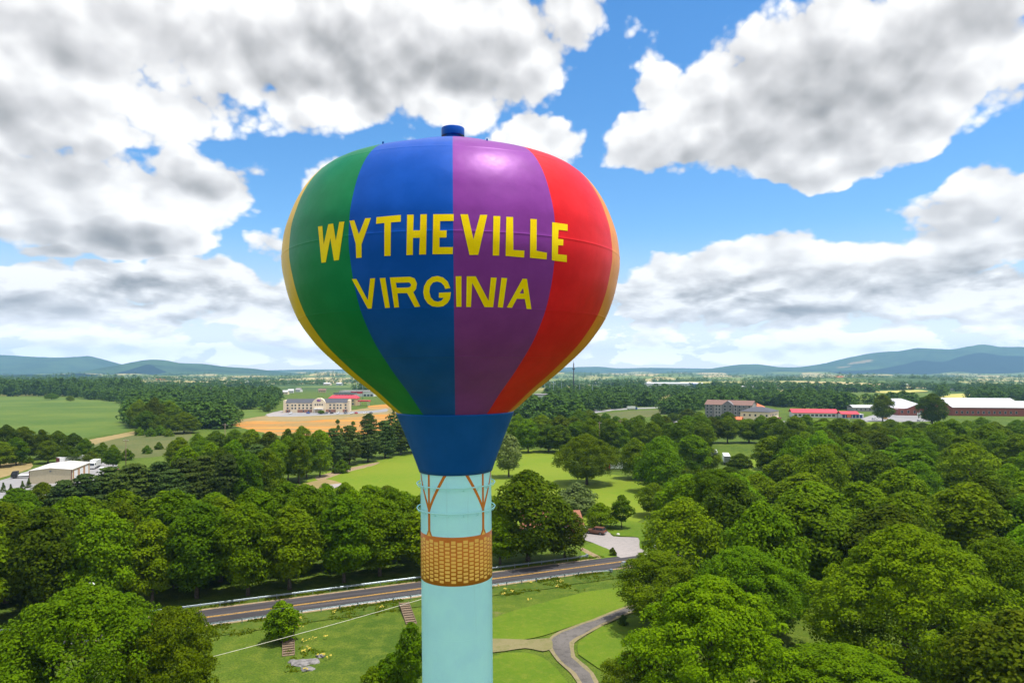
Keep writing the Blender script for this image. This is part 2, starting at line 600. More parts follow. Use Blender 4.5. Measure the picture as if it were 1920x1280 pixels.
# ---- lettering: outlines drawn flat, laid on to the tank's own curve
def to_tank(px, py, off=0.014):
    d = Vector(((px - 960) / F, 1.0, (HORIZON - py) / F))
    o = TWI @ Vector((0, 0, HC))
    d = TWI.to_3x3() @ d
    t0, t1 = 20.0, None
    f = lambda t: math.hypot(o.x + d.x * t, o.y + d.y * t) - bulb_r(o.z + d.z * t)
    t = 18.0
    while f(t) > 0 and t < 33:
        t += 0.1
    lo, hi = t - 0.1, t
    for _ in range(24):
        mid = (lo + hi) / 2
        if f(mid) > 0: lo = mid
        else: hi = mid
    p = o + d * hi
    r = math.hypot(p.x, p.y)
    sl = (bulb_r(p.z + .05) - bulb_r(p.z - .05)) / .1
    n = Vector((p.x / r, p.y / r, -sl)).normalized()
    return p + n * off


A_, B_ = (580, 380), (830, 380)
LET1 = [
    (A_, [(98,262),(145,255),(160,455),(210,237),(262,228),(292,415),(330,212),(385,207),(325,625),(272,632),(232,385),(182,650),(135,655)], None),
    (A_, [(440,198),(492,192),(543,345),(612,172),(674,168),(572,455),(572,598),(514,604),(508,450)], None),
    (A_, [(735,160),(1000,135),(998,208),(892,216),(888,578),(820,582),(820,222),(730,232)], None),
    (A_, [(1068,133),(1140,132),(1134,304),(1208,302),(1213,129),(1283,128),(1273,564),(1198,565),(1206,383),(1132,384),(1130,568),(1060,572)], None),
    (A_, [(1352,128),(1575,126),(1575,200),(1427,202),(1425,304),(1498,303),(1496,380),(1420,381),(1420,485),(1567,484),(1565,560),(1344,562)], None),
    (B_, [(193,128),(275,128),(335,400),(408,134),(486,134),(388,568),(292,570)], None),
    (B_, [(553,146),(628,149),(615,577),(545,576)], None),
    (B_, [(693,155),(767,158),(770,516),(890,522),(887,598),(685,580)], None),
    (B_, [(955,178),(1025,182),(1022,524),(1136,546),(1132,618),(950,600)], None),
    (B_, [(1192,214),(1360,238),(1360,308),(1262,296),(1256,396),(1314,402),(1312,467),(1258,464),(1254,562),(1352,572),(1352,648),(1188,628)], None)]
LET2 = [
    (A_, [(466,832),(515,830),(640,1062),(666,826),(720,822),(682,1152),(640,1154)], None),
    (A_, [(770,822),(830,818),(880,1142),(828,1146)], None),
    (A_, [(880,815),(1100,806),(1150,825),(1175,880),(1165,940),(1135,975),(1210,1130),(1150,1137),(1068,984),(962,986),(980,1138),(928,1142)], [(945,872),(1090,868),(1112,890),(1105,915),(1080,924),(955,928)]),
    (A_, [(1538,930),(1510,860),(1460,815),(1400,798),(1340,808),(1285,850),(1252,910),(1243,975),(1255,1040),(1290,1095),(1340,1128),(1400,1135),(1460,1128),(1510,1090),(1535,1045),(1545,975),(1415,980),(1413,1035),(1468,1036),(1440,1068),(1400,1078),(1360,1068),(1325,1030),(1310,970),(1318,910),(1350,870),(1395,858),(1440,872),(1470,905),(1482,938)], None),
    (B_, [(142,802),(205,800),(205,1133),(149,1134)], None),
    (B_, [(262,802),(360,802),(500,1070),(525,815),(588,817),(550,1138),(456,1136),(322,872),(308,1135),(256,1135)], None),
    (B_, [(640,818),(702,822),(656,1142),(600,1138)], None),
    (B_, [(870,828),(918,830),(966,1158),(914,1156),(894,1048),(808,1046),(755,1144),(698,1140)], [(876,928),(884,988),(838,988)])]


def letters(name, lst):
    bm = bmesh.new()
    for org, outer, hole in lst:
        loops = [outer] + ([hole] if hole else [])
        flat = [[Vector((org[0] + x / 5.818, org[1] + y / 5.818, 0)) for x, y in l] for l in loops]
        pts = [p for l in flat for p in l]
        vs = [bm.verts.new(p) for p in pts]
        for tri in tessellate_polygon(flat):
            try: bm.faces.new([vs[i] for i in tri])
            except ValueError: pass
    for _ in range(6):
        long = [e for e in bm.edges if e.calc_length() > 6.0]
        if not long: break
        bmesh.ops.subdivide_edges(bm, edges=long, cuts=1)
        bmesh.ops.triangulate(bm, faces=[f for f in bm.faces if len(f.verts) > 3])
    for v in bm.verts:
        v.co = to_tank(v.co.x, v.co.y)
    bm.normal_update()
    for f in bm.faces:
        f.smooth = True
        c = f.calc_center_median()
        if f.normal.dot(Vector((c.x, c.y, 0))) < 0:
            f.normal_flip()
    me = bpy.data.meshes.new(name)
    bm.to_mesh(me); bm.free()
    me.materials.append(P_LETTER)
    link(name, me, tower)


letters('lettering', LET1)
letters('lettering', LET2)
# ------------------------------------------------------------------ ground, roads, hills
def sst(a, b, x):
    t = min(1.0, max(0.0, (x - a) / (b - a)))
    return t * t * (3 - 2 * t)


def hgt(x, y):
    r = math.hypot(x, y)
    A = sst(1100, 3200, r)
    if A <= 0:
        return 0.0
    n = noise.noise(Vector((x / 900, y / 900, 3.1))) + 0.5 * noise.noise(Vector((x / 380, y / 380, 8.2)))
    return A * (n * (13 + 0.0048 * r) - 9)


gm, t = mat_base('grass and farmland')
geo = t.n('ShaderNodeNewGeometry')
pos = geo.outputs['Position']
pxy = t.vm('MULTIPLY', pos, (1, 1, 0))
n_a = t.noise(pxy, 0.035, 5.0, 0.6)
n_b = t.noise(pxy, 0.45, 5.0, 0.65)
n_c = t.noise(pxy, 4.0, 3.0, 0.6)
g = t.mix(t.ss(n_a, 0.35, 0.65), (.055, .105, .008), (.105, .16, .012))
g = t.mix(t.m('MULTIPLY', t.ss(n_b, 0.42, 0.66), 0.75), g, (.15, .19, .02))
g = t.mix(t.m('MULTIPLY', t.ss(n_c, 0.42, 0.62), 0.6), g, (.030, .062, .008))
dry = t.noise(t.vm('ADD', pxy, (400, 90, 0)), 0.12, 4.0, 0.6)
g = t.mix(t.m('MULTIPLY', t.ss(dry, 0.62, 0.76), 0.6), g, (.20, .165, .07))
warp = t.n('ShaderNodeTexNoise', i={'Vector': pxy, 'Scale': 0.004, 'Detail': 3.0})
pw = t.vm('ADD', t.vm('MULTIPLY', pxy, (0.0034, 0.0022, 0)), t.vm('MULTIPLY', warp.outputs[1], (.5, .5, 0)))
cell = t.vor(pw, 1.0, 0.0, 'F1', 1)
cs = t.n('ShaderNodeSeparateColor', i={0: cell})
fld = t.ramp(cs.outputs[0], [(0.0, (.05, .095, .02)), (0.22, (.13, .185, .035)), (0.40, (.19, .235, .05)), (0.58, (.46, .38, .15)), (0.74, (.34, .33, .11)), (0.82, (.09, .14, .03)), (0.90, (.52, .42, .19))], 'CONSTANT')
fld = t.mix(t.m('MULTIPLY', t.ss(n_a, 0.4, 0.7), 0.4), fld, (.05, .09, .02))
dist = t.vm('LENGTH', pxy)
g = t.mix(t.ss(dist, 1100, 1700), g, fld)
b = t.n('ShaderNodeBsdfPrincipled', i={'Base Color': g, 'Roughness': 0.95, 'Specular IOR Level': 0.15})
bn = t.n('ShaderNodeBump', i={'Strength': 0.6, 'Distance': 0.25, 'Height': t.m('ADD', n_c, t.m('MULTIPLY', n_b, 2.0))})
t.set(b, 'Normal', bn.outputs[0])
t.n('ShaderNodeOutputMaterial', i={0: b.outputs[0]})

vs, fs = [], []
rs = [0.0] + list(np.geomspace(30, 1000, 24)) + list(np.geomspace(1050, 13600, 110))
NA = 300
azs = np.concatenate([np.linspace(-PI, -0.8, 30, endpoint=False), np.linspace(-0.8, 0.8, NA, endpoint=False), np.linspace(0.8, PI, 30, endpoint=False)])
for r in rs:
    for a in azs:
        x, y = r * math.sin(a), r * math.cos(a)
        k = max(abs(x) / 13800, (-y) / 2900, 1.0)
        x, y = x / k, y / k
        vs.append((x, y, hgt(x, y)))
na = len(azs)
for i in range(len(rs) - 1):
    for k in range(na):
        a, b_ = i * na + k, i * na + (k + 1) % na
        fs.append((a, a + na, b_ + na, b_))
me = bpy.data.meshes.new('ground')
me.from_pydata(vs, [], fs)
me.materials.append(gm)
me.polygons.foreach_set('use_smooth', [True] * len(fs))
tag(link('ground', me), kind='structure')


def earth(name, c0, c1, c2, s=1.0, rough=0.95, c3=None):
    m, t = mat_base(name)
    v = t.n('ShaderNodeNewGeometry').outputs['Position']
    a = t.noise(v, 0.05 * s, 5.0, 0.6)
    b_ = t.noise(v, 0.9 * s, 5.0, 0.65)
    c_ = t.noise(v, 6.0 * s, 3.0, 0.6)
    c = t.mix(t.ss(a, 0.35, 0.65), c0, c1)
    c = t.mix(t.m('MULTIPLY', t.ss(b_, 0.45, 0.7), 0.6), c, c2)
    if c3:
        c = t.mix(t.m('MULTIPLY', t.ss(c_, 0.5, 0.7), 0.6), c, c3)
    bs = t.n('ShaderNodeBsdfPrincipled', i={'Base Color': c, 'Roughness': rough, 'Specular IOR Level': 0.15})
    bn = t.n('ShaderNodeBump', i={'Strength': 0.5, 'Distance': 0.15, 'Height': t.m('ADD', c_, b_)})
    t.set(bs, 'Normal', bn.outputs[0])
    t.n('ShaderNodeOutputMaterial', i={0: bs.outputs[0]})
    return m


E_CROP = earth('young crop', (.065, .125, .018), (.11, .165, .024), (.13, .165, .03), 0.22)
E_MEADOW = earth('hay meadow', (.135, .21, .010), (.17, .225, .014), (.20, .225, .022), 0.6, c3=(.10, .165, .010))
E_OLIVE = earth('rough pasture', (.085, .11, .03), (.12, .13, .04), (.16, .14, .06), 0.6)
E_ORANGE, t = mat_base('red clay')
v = t.n('ShaderNodeNewGeometry').outputs['Position']
mp = t.n('ShaderNodeMapping', i={0: v, 2: (0, 0, .12), 3: (.014, .055, 1)})
a = t.noise(mp.outputs[0], 1.0, 6.0, 0.6)
c = t.mix(t.ss(a, .38, .62), (.50, .19, .03), (.54, .26, .06))
mp = t.n('ShaderNodeMapping', i={0: v, 1: (40, 9, 0), 2: (0, 0, .05), 3: (.012, .075, 1)})
a = t.noise(mp.outputs[0], 1.0, 6.0, 0.65)
c = t.mix(t.ss(a, .46, .56), c, (.30, .20, .075))
c = t.mix(t.ss(t.noise(v, .13, 6.0, .75), .55, .66), c, (.20, .17, .06))
bs = t.n('ShaderNodeBsdfPrincipled', i={'Base Color': c, 'Roughness': 1.0, 'Specular IOR Level': 0.1})
t.n('ShaderNodeOutputMaterial', i={0: bs.outputs[0]})
E_STRAWG = earth('dry grass', (.30, .22, .095), (.22, .18, .07), (.36, .27, .13), 0.3)
E_GRAVEL = earth('pale gravel', (.30, .275, .265), (.36, .32, .31), (.24, .225, .215), 1.0, c3=(.42, .38, .36))
E_DRIVE = earth('weathered gravel', (.105, .095, .088), (.16, .145, .135), (.065, .06, .056), 1.2, c3=(.22, .20, .18))
E_DIRT = earth('bare dirt', (.33, .24, .15), (.28, .20, .11), (.14, .135, .05), 0.8, c3=(.42, .36, .29))
E_YELLOW = earth('ripe hay', (.42, .40, .10), (.50, .44, .13), (.36, .36, .08), 0.1)
E_LAWN = earth('mown lawn', (.085, .155, .008), (.125, .19, .010), (.16, .195, .02), 1.0, c3=(.05, .105, .006))
E_ROUGH = earth('rank grass', (.05, .095, .010), (.085, .13, .014), (.15, .16, .02), 1.2, c3=(.03, .06, .008))
E_TAR = earth('pale tarmac', (.26, .255, .26), (.32, .31, .31), (.22, .215, .22), 0.4)

ZOFF = [0.012]


def sheet(name, pts, m, ground_pts=False, z=None, grow=0.0):
    if z is None:
        ZOFF[0] += 0.004
        z = ZOFF[0]
    P = pts if ground_pts else [G(x, y)[:2] for x, y in pts]
    # round the outline a little and make it uneven so it does not look cut out
    Q = []
    n = len(P)
    for i in range(n):
        p0, p1, p2, p3 = (Vector((*P[(i + k) % n][:2], 0)) for k in (-1, 0, 1, 2))
        m_ = max(3, min(14, int((p2 - p1).length / 3)))
        for k in range(m_):
            u = k / m_
            q_ = 0.5 * ((2 * p1) + (p2 - p0) * u + (2 * p0 - 5 * p1 + 4 * p2 - p3) * u * u + (3 * p1 - p0 - 3 * p2 + p3) * u ** 3)
            l = (p1 + (p2 - p1) * u) * 0.45 + q_ * 0.55
            amp = min(1.2, (p2 - p1).length * 0.03)
            l += Vector((noise.noise(l * 0.31), noise.noise(l * 0.29 + Vector((9, 9, 9))), 0)) * amp
            Q.append((l.x, l.y))
    if grow:
        ar = sum(Q[i - 1][0] * Q[i][1] - Q[i][0] * Q[i - 1][1] for i in range(len(Q)))
        sg = 1 if ar > 0 else -1
        Q2 = []
        for i in range(len(Q)):
            a, b_ = Vector(Q[i - 1]), Vector(Q[(i + 1) % len(Q)])
            d = (b_ - a).normalized()
            k = grow * (1 + .6 * noise.noise(Vector((Q[i][0] * .5, Q[i][1] * .5, 2))))
            Q2.append((Q[i][0] + d.y * sg * k, Q[i][1] - d.x * sg * k))
        Q = Q2
    vsx = [Vector((x, y, z)) for x, y in Q]
    tris = tessellate_polygon([vsx])
    me = bpy.data.meshes.new(name)
    fl = []
    for tr in tris:
        a, b_, c = (vsx[i] for i in tr)
        fl.append(tuple(tr) if (b_ - a).cross(c - a).z > 0 else tuple(reversed(tr)))
    me.from_pydata([tuple(p) for p in vsx], [], fl)
    me.materials.append(m)
    return tag(link(name, me), kind='structure')


PALE_FIELDS = [[(1140, 743), (1180, 740), (1215, 741), (1196, 745), (1150, 746)], [(1415, 751), (1470, 747), (1500, 748), (1480, 752), (1430, 753)], [(1560, 747), (1620, 743), (1672, 744), (1660, 748), (1580, 750)],
               [(1560, 757), (1600, 754), (1625, 755), (1606, 759), (1570, 760)], [(1880, 737), (1960, 734), (1960, 739), (1890, 741)], [(1640, 734), (1720, 731), (1740, 734), (1660, 737)], [(1090, 734), (1150, 731), (1160, 734), (1100, 737)],
               [(1420, 735), (1500, 732), (1520, 735), (1440, 738)], [(270, 735), (330, 731), (380, 734), (360, 738), (290, 739)], [(700, 735), (760, 733), (770, 737), (710, 738)], [(1040, 745), (1080, 743), (1092, 746), (1060, 748), (1045, 748)]]
sheet('crop_field', [(-140, 742), (60, 743), (140, 746), (238, 756), (246, 802), (205, 814), (110, 824), (0, 816), (-140, 812)], E_CROP)
sheet('dirt_track', [(160, 826), (205, 817), (252, 808), (256, 814), (215, 824), (172, 834)], E_STRAWG)
sheet('pasture', [(175, 834), (262, 813), (360, 802), (350, 830), (300, 855), (215, 858)], E_OLIVE)
sheet('crop_field', [(312, 762), (420, 770), (500, 766), (498, 778), (430, 788), (370, 788), (330, 775)], E_CROP)
sheet('dry_grass_field', [(440, 789), (500, 779), (620, 773), (755, 757), (772, 768), (700, 781), (560, 790), (440, 797)], E_STRAWG)
sheet('clay_field', [(436, 796), (470, 789), (560, 790), (640, 784), (720, 776), (775, 772), (790, 790), (740, 806), (640, 818), (545, 820), (470, 806)], E_ORANGE)
sheet('clay_field', [(690, 761), (735, 757), (742, 764), (696, 766)], E_ORANGE)
sheet('parking_lot', [(496, 779), (535, 773), (690, 770), (725, 766), (722, 772), (640, 777), (540, 781)], E_TAR)
sheet('gravel_heap_yard', [(500, 776), (530, 769), (533, 777), (505, 781)], E_GRAVEL)
sheet('warehouse_yard', [(-60, 915), (0, 901), (57, 882), (150, 868), (212, 864), (220, 878), (180, 908), (70, 930), (-60, 945)], E_TAR)
sheet('dry_grass_field', [(-60, 872), (0, 868), (58, 866), (58, 878), (0, 896), (-60, 908)], E_STRAWG)
sheet('meadow', [(545, 925), (600, 888), (700, 866), (790, 846), (1050, 844), (1070, 892), (1150, 890), (1260, 905), (1240, 950), (1180, 985), (1000, 1010), (800, 1000), (640, 950)], E_MEADOW)
sheet('dirt_track', [(592, 893), (660, 876), (712, 866), (702, 872), (640, 888), (600, 901)], E_DIRT)
sheet('rough_ground', [(520, 930), (556, 910), (610, 898), (640, 906), (600, 922), (556, 935)], E_STRAWG)
sheet('pale_rubble_patch', [(610, 910), (640, 906), (652, 910), (622, 916)], E_GRAVEL)
sheet('meadow', [(960, 790), (985, 772), (1010, 765), (1012, 775), (985, 785), (965, 800)], E_MEADOW)
sheet('meadow', [(1080, 782), (1180, 770), (1260, 768), (1240, 778), (1160, 788), (1090, 795)], E_OLIVE)
sheet('meadow', [(1140, 795), (1180, 789), (1190, 794), (1145, 800)], E_YELLOW)
sheet('meadow', [(1490, 815), (1510, 790), (1550, 788), (1530, 830), (1500, 845)], E_MEADOW)
sheet('meadow', [(1580, 808), (1610, 789), (1690, 782), (1690, 792), (1620, 805)], E_MEADOW)
sheet('meadow', [(1370, 880), (1420, 858), (1470, 862), (1450, 885), (1390, 892)], E_MEADOW)
sheet('hay_field', [(1756, 748), (1780, 739), (1838, 737), (1842, 745), (1800, 752)], E_YELLOW)
sheet('hay_field', [(1235, 745), (1262, 740), (1330, 741), (1300, 748), (1245, 751)], E_YELLOW)
sheet('parking_lot', [(1440, 805), (1452, 790), (1500, 790), (1500, 797), (1470, 806)], E_TAR)
sheet('parking_lot', [(1590, 795), (1640, 777), (1700, 776), (1760, 788), (1700, 791), (1640, 790)], E_TAR)
sheet('highway', [(960, 802), (1000, 790), (1060, 779), (1110, 771), (1150, 767), (1152, 769), (1112, 775), (1062, 784), (1002, 797), (962, 811)], E_TAR)
sheet('highway', [(1150, 767), (1200, 764), (1300, 762), (1300, 763.5), (1200, 766.5), (1152, 769)], E_TAR)
sheet('side_street', [(1210, 800), (1270, 786), (1290, 786), (1240, 800), (1180, 812), (1180, 806)], E_TAR)

for P in PALE_FIELDS:
    sheet('hay_field', P, E_MEADOW if len(P) == 5 else E_YELLOW, z=.4)

# the road by the tower
RP = Vector((-15.9, 119.0, 0))
RD = Vector((0.9135, 0.4067, 0)).normalized()
RN = Vector((-RD.y, RD.x, 0))      # away from the camera


def road_pt(s, o, z=0.0):
    p = RP + RD * s + RN * o
    return (p.x, p.y, z)


def strip(name, o0, o1, s0, s1, z, m, step=4.0, wob=0.0):
    n = int((s1 - s0) / step)
    vs = []
    for i in range(n + 1):
        s = s0 + (s1 - s0) * i / n
        k = wob * noise.noise(Vector((s * .4, o0, 1)))
        vs += [road_pt(s, o0 - abs(k), z), road_pt(s, o1 + abs(k), z)]
    me = bpy.data.meshes.new(name)
    me.from_pydata(vs, [], [(2 * i, 2 * i + 2, 2 * i + 3, 2 * i + 1) for i in range(n)])
    me.materials.append(m)
    return tag(link(name, me), kind='structure')


am, t = mat_base('asphalt')
v = t.n('ShaderNodeNewGeometry').outputs['Position']
mp = t.n('ShaderNodeMapping', vector_type='POINT', i={0: v, 2: (0, 0, -math.atan2(RD.y, RD.x))})
mp2 = t.n('ShaderNodeMapping', i={0: mp.outputs[0], 3: (0.05, 1.1, 1)})
trk = t.noise(mp2.outputs[0], 1.0, 4.0, 0.6)
c = t.mix(t.ss(trk, 0.35, 0.65), (.030, .027, .030), (.066, .058, .062))
c = t.mix(t.m('MULTIPLY', t.ss(t.noise(v, 2.0, 6.0, 0.7), 0.5, 0.75), 0.4), c, (.085, .078, .078))
b = t.n('ShaderNodeBsdfPrincipled', i={'Base Color': c, 'Roughness': 0.85})
t.n('ShaderNodeOutputMaterial', i={0: b.outputs[0]})
M_YLINE = mat('road paint yellow', (.62, .34, .04), 0.7, var=0.25, scale=3)
S0, S1 = -120, 210
strip('verge', -8.5, 8.2, S0, S1, 0.10, E_ROUGH, wob=0.8)
strip('shoulder', -4.15, 4.15, S0, S1, 0.104, E_DIRT, wob=0.25)
strip('road', -3.55, 3.55, S0, S1, 0.108, am)
for o in (-.17, .17):
    strip('road_marking', o - .075, o + .075, S0, S1, 0.112, M_YLINE)
sheet('lawn', [(924, 1160), (1000, 1135), (1100, 1110), (1170, 1100), (1190, 1110), (1165, 1142), (1080, 1172), (1020, 1192), (980, 1200), (924, 1202)], E_LAWN)
sheet('lawn', [(924, 1232), (985, 1224), (1030, 1240), (1080, 1300), (1100, 1345), (900, 1345)], E_LAWN)
sheet('lawn', [(1085, 1228), (1086, 1205), (1130, 1175), (1200, 1155), (1230, 1170), (1190, 1240), (1140, 1262)], E_LAWN)
E_PATHB = earth('trodden edge', (.20, .17, .085), (.26, .21, .12), (.12, .14, .03), 1.4, c3=(.32, .27, .18))
DRV = [(1232, 1128), (1172, 1138), (1110, 1162), (1050, 1184), (1028, 1200), (1030, 1218), (1046, 1240), (1072, 1264), (1096, 1300), (1130, 1330), (1150, 1330), (1112, 1262), (1078, 1232), (1076, 1206), (1100, 1190), (1150, 1164), (1182, 1150), (1240, 1138)]
sheet('drive_edge', DRV, E_PATHB, grow=.05)
sheet('gravel_drive', DRV, E_DRIVE, grow=-.5)
E_PATH = earth('worn grass', (.15, .15, .05), (.22, .19, .09), (.12, .14, .03), 1.0, c3=(.25, .22, .14))
sheet('dirt_path', [(880, 1200), (930, 1198), (990, 1200), (1032, 1198), (1036, 1216), (1018, 1222), (985, 1216), (925, 1224), (880, 1222)], E_PATH)
sheet('lawn', [(1092, 1025), (1130, 1014), (1170, 1030), (1180, 1038), (1148, 1046), (1118, 1050), (1090, 1040)], E_LAWN, z=.106)
sheet('lawn', [(1130, 985), (1175, 975), (1230, 990), (1260, 1030), (1228, 1040), (1200, 1028), (1196, 1008), (1150, 1004)], E_LAWN)
sheet('driveway', [(1094, 1002), (1104, 992), (1140, 996), (1150, 1006), (1194, 1008), (1208, 1014), (1199, 1022), (1206, 1030), (1236, 1035), (1240, 1036), (1164, 1046), (1150, 1034), (1112, 1018), (1096, 1012)], E_GRAVEL, z=.110)
sheet('footpath', [(1093, 1027), (1120, 1041), (1128, 1046), (1118, 1047), (1090, 1032)], E_DIRT, z=.1135)

# ---- mountains
fm, t = mat_base('forested mountain')
v = t.n('ShaderNodeNewGeometry').outputs['Position']
a = t.noise(v, 0.0022, 6.0, 0.65)
b_ = t.noise(v, 0.012, 4.0, 0.7)
c = t.mix(t.ss(a, 0.4, 0.62), (.026, .060, .022), (.06, .115, .036))
c = t.mix(t.m('MULTIPLY', t.ss(b_, 0.48, 0.68), 0.5), c, (.10, .15, .05))
bs = t.n('ShaderNodeBsdfPrincipled', i={'Base Color': c, 'Roughness': 1.0, 'Specular IOR Level': 0.0})
bn = t.n('ShaderNodeBump', i={'Strength': 1.0, 'Distance': 25.0, 'Height': t.noise(v, 0.02, 5.0, 0.7)})
t.set(bs, 'Normal', bn.outputs[0])
t.n('ShaderNodeOutputMaterial', i={0: bs.outputs[0]})
fd, t = mat_base('cloud shadowed mountain')  # cloud shadow painted into the colour: darkened forest for the front ridges
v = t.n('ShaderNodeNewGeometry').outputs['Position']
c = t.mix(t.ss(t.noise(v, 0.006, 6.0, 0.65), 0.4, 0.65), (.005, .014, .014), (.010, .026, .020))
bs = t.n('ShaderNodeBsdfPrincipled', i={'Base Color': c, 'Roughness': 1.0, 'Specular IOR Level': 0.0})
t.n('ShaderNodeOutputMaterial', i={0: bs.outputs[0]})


def inpoly(x, y, P):
    c = False
    j = len(P) - 1
    for i in range(len(P)):
        if (P[i][1] > y) != (P[j][1] > y) and x < (P[j][0] - P[i][0]) * (y - P[i][1]) / (P[j][1] - P[i][1]) + P[i][0]:
            c = not c
        j = i
    return c


def ridge(name, prof, Z, depth, m, seed=0.0, spur=0.18, patch=None):
    xs = [(px - 960) / F * Z for px, _ in prof]
    hs = [(HORIZON - py) / F * Z + HC for _, py in prof]
    n = max(60, int((xs[-1] - xs[0]) / 60))
    X = np.linspace(xs[0], xs[-1], n)
    Hh = pchip(xs, hs, X)
    NV = 26 if not patch else 90
    vs = []
    for j in range(NV + 1):
        u = -1 + 2 * j / NV
        for x, h in zip(X, Hh):
            ux = u * depth + 0.25 * depth * noise.noise(Vector((x / 1400, seed, 5)))*(1 - abs(u))
            k = (1 - abs(u)) ** 1.25 if u < 0 else (1 - abs(u)) ** 1.5
            sp_ = 1 - abs(noise.noise(Vector((x / 520 + 0.4 * u, u * 0.9 + seed, 2.2)))) * 2
            sp2 = noise.noise(Vector((x / 170, u * 4 + seed, 7.7)))
            z = h * (k + (spur * sp_ + 0.04 * sp2) * (k * (1 - k) * 2.2)) - 2 + h * 0.015 * noise.noise(Vector((x / 90, u * 9, seed)))*k
            vs.append((x, Z + ux, max(z, -3) if abs(u) < 1 else -3))
    fs = [(j * n + i, j * n + i + 1, (j + 1) * n + i + 1, (j + 1) * n + i) for j in range(NV) for i in range(n - 1)]
    me = bpy.data.meshes.new(name)
    me.from_pydata(vs, [], fs)
    me.polygons.foreach_set('use_smooth', [True] * len(fs))
    me.materials.append(m)
    if patch:
        me.materials.append(E_STRAWG)
        for p in me.polygons:
            c = p.center
            q_ = (960 + F * c.x / c.y, HORIZON - F * (c.z - HC) / c.y)
            q_ = (q_[0] + 3 * noise.noise(c / 70), q_[1] + 1.5 * noise.noise(c / 60 + Vector((7, 7, 7))))
            if c.y < Z and any(inpoly(q_[0], q_[1], P) for P in patch):
                p.material_index = 1
    return tag(link(name, me), kind='structure')


ridge('mountain', [(-300, 668), (-100, 664), (0, 665), (60, 668), (120, 670), (150, 668.5), (168, 667), (185, 671), (215, 682), (240, 691), (290, 701), (340, 708)], 9500, 1700, fm, 1.0)
ridge('mountain', [(140, 716), (175, 708), (205, 700), (230, 691), (252, 681), (275, 673.5), (298, 674), (330, 680), (365, 681), (420, 687), (470, 690), (520, 696), (600, 702), (720, 712)], 7600, 1300, fm, 2.0)
ridge('hill', [(190, 714), (215, 706), (240, 695), (262, 686), (278, 683), (292, 689), (310, 703), (330, 709), (360, 714)], 6600, 420, fd, 3.0, 0.08)  # dark spur, its shape and colour standing in for a cloud's shadow
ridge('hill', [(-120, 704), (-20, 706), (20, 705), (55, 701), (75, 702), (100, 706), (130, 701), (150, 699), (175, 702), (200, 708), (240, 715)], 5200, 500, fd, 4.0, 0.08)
ridge('mountain', [(380, 694), (440, 692), (480, 694), (560, 692.5), (640, 692), (740, 694), (900, 691), (1050, 689), (1085, 687.5), (1120, 687), (1160, 690), (1220, 689), (1300, 690), (1420, 692), (1600, 690)], 12300, 1100, fm, 5.0, 0.1)
ridge('hill', [(980, 703), (1060, 699), (1120, 697), (1180, 699), (1250, 697.5), (1320, 698), (1400, 702)], 9800, 800, fm, 6.5, 0.1)
ridge('mountain', [(1240, 704), (1290, 698), (1320, 693), (1360, 687), (1400, 682.5), (1430, 682), (1455, 687), (1490, 688), (1520, 685), (1550, 680), (1580, 673), (1610, 667), (1650, 660), (1690, 657), (1715, 652.5), (1770, 655), (1800, 650.5), (1840, 645.5), (1880, 650), (1920, 650), (2050, 652), (2200, 662)], 9800, 1700, fm, 7.0, patch=[[(1588, 682), (1606, 677), (1640, 673.5), (1644, 675.5), (1618, 680.5), (1592, 683)], [(1570, 688), (1600, 685.5), (1604, 687), (1574, 689.5)]])
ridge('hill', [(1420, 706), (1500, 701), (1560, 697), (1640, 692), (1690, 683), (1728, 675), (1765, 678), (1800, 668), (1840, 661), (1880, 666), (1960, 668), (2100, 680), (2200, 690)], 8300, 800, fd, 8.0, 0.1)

# ---- the air
hz = MB().box(-14000, 14000, -3000, 13700, -90, 480).build('haze', [], None)
hm = bpy.data.materials.new('haze')
hm.use_nodes = True
t = NT(hm.node_tree)
pv = t.n('ShaderNodeVolumePrincipled', i={'Color': (.36, .67, 1.0, 1), 'Density': 8.2e-5, 'Anisotropy': 0.1})
for nm in ('Density Attribute', 'Color Attribute', 'Temperature Attribute'):
    if nm in pv.inputs: pv.inputs[nm].default_value = ''
t.n('ShaderNodeOutputMaterial', i={1: pv.outputs[0]})
try: hm.cycles.homogeneous_volume = True
except Exception: pass
hz.data.materials.append(hm)
tag(hz, kind='stuff')
# ------------------------------------------------------------------ trees
def leaf_mat(name, c0, c1, c2, trans=0.30):
    m, t = mat_base(name)
    oi = t.n('ShaderNodeObjectInfo')
    geo = t.n('ShaderNodeNewGeometry')
    pr = geo.outputs['Random Per Island']
    a = t.noise(geo.outputs['Position'], 0.5, 3.0, 0.6)
    c = t.mix(t.ss(a, 0.35, 0.65), c0, c1)
    c = t.mix(t.m('MULTIPLY', pr, 0.45), c, c2)
    rv = oi.outputs['Random']
    hs = t.n('ShaderNodeHueSaturation', i={'Hue': t.m('MULTIPLY_ADD', rv, 0.034, 0.477), 'Saturation': t.m('MULTIPLY_ADD', rv, -0.10, 1.16), 'Value': t.m('MULTIPLY_ADD', t.m('FRACT', t.m('MULTIPLY', rv, 7.3)), 0.62, 0.84), 'Color': c})
    d = t.n('ShaderNodeBsdfPrincipled', i={'Base Color': hs.outputs[0], 'Roughness': 0.8, 'Specular IOR Level': 0.06})
    tr = t.n('ShaderNodeBsdfTranslucent', i={0: t.mix(0.5, hs.outputs[0], (.12, .22, .015))})
    mx = t.n('ShaderNodeMixShader', i={0: trans, 1: d.outputs[0], 2: tr.outputs[0]})
    t.n('ShaderNodeOutputMaterial', i={0: mx.outputs[0]})
    return m


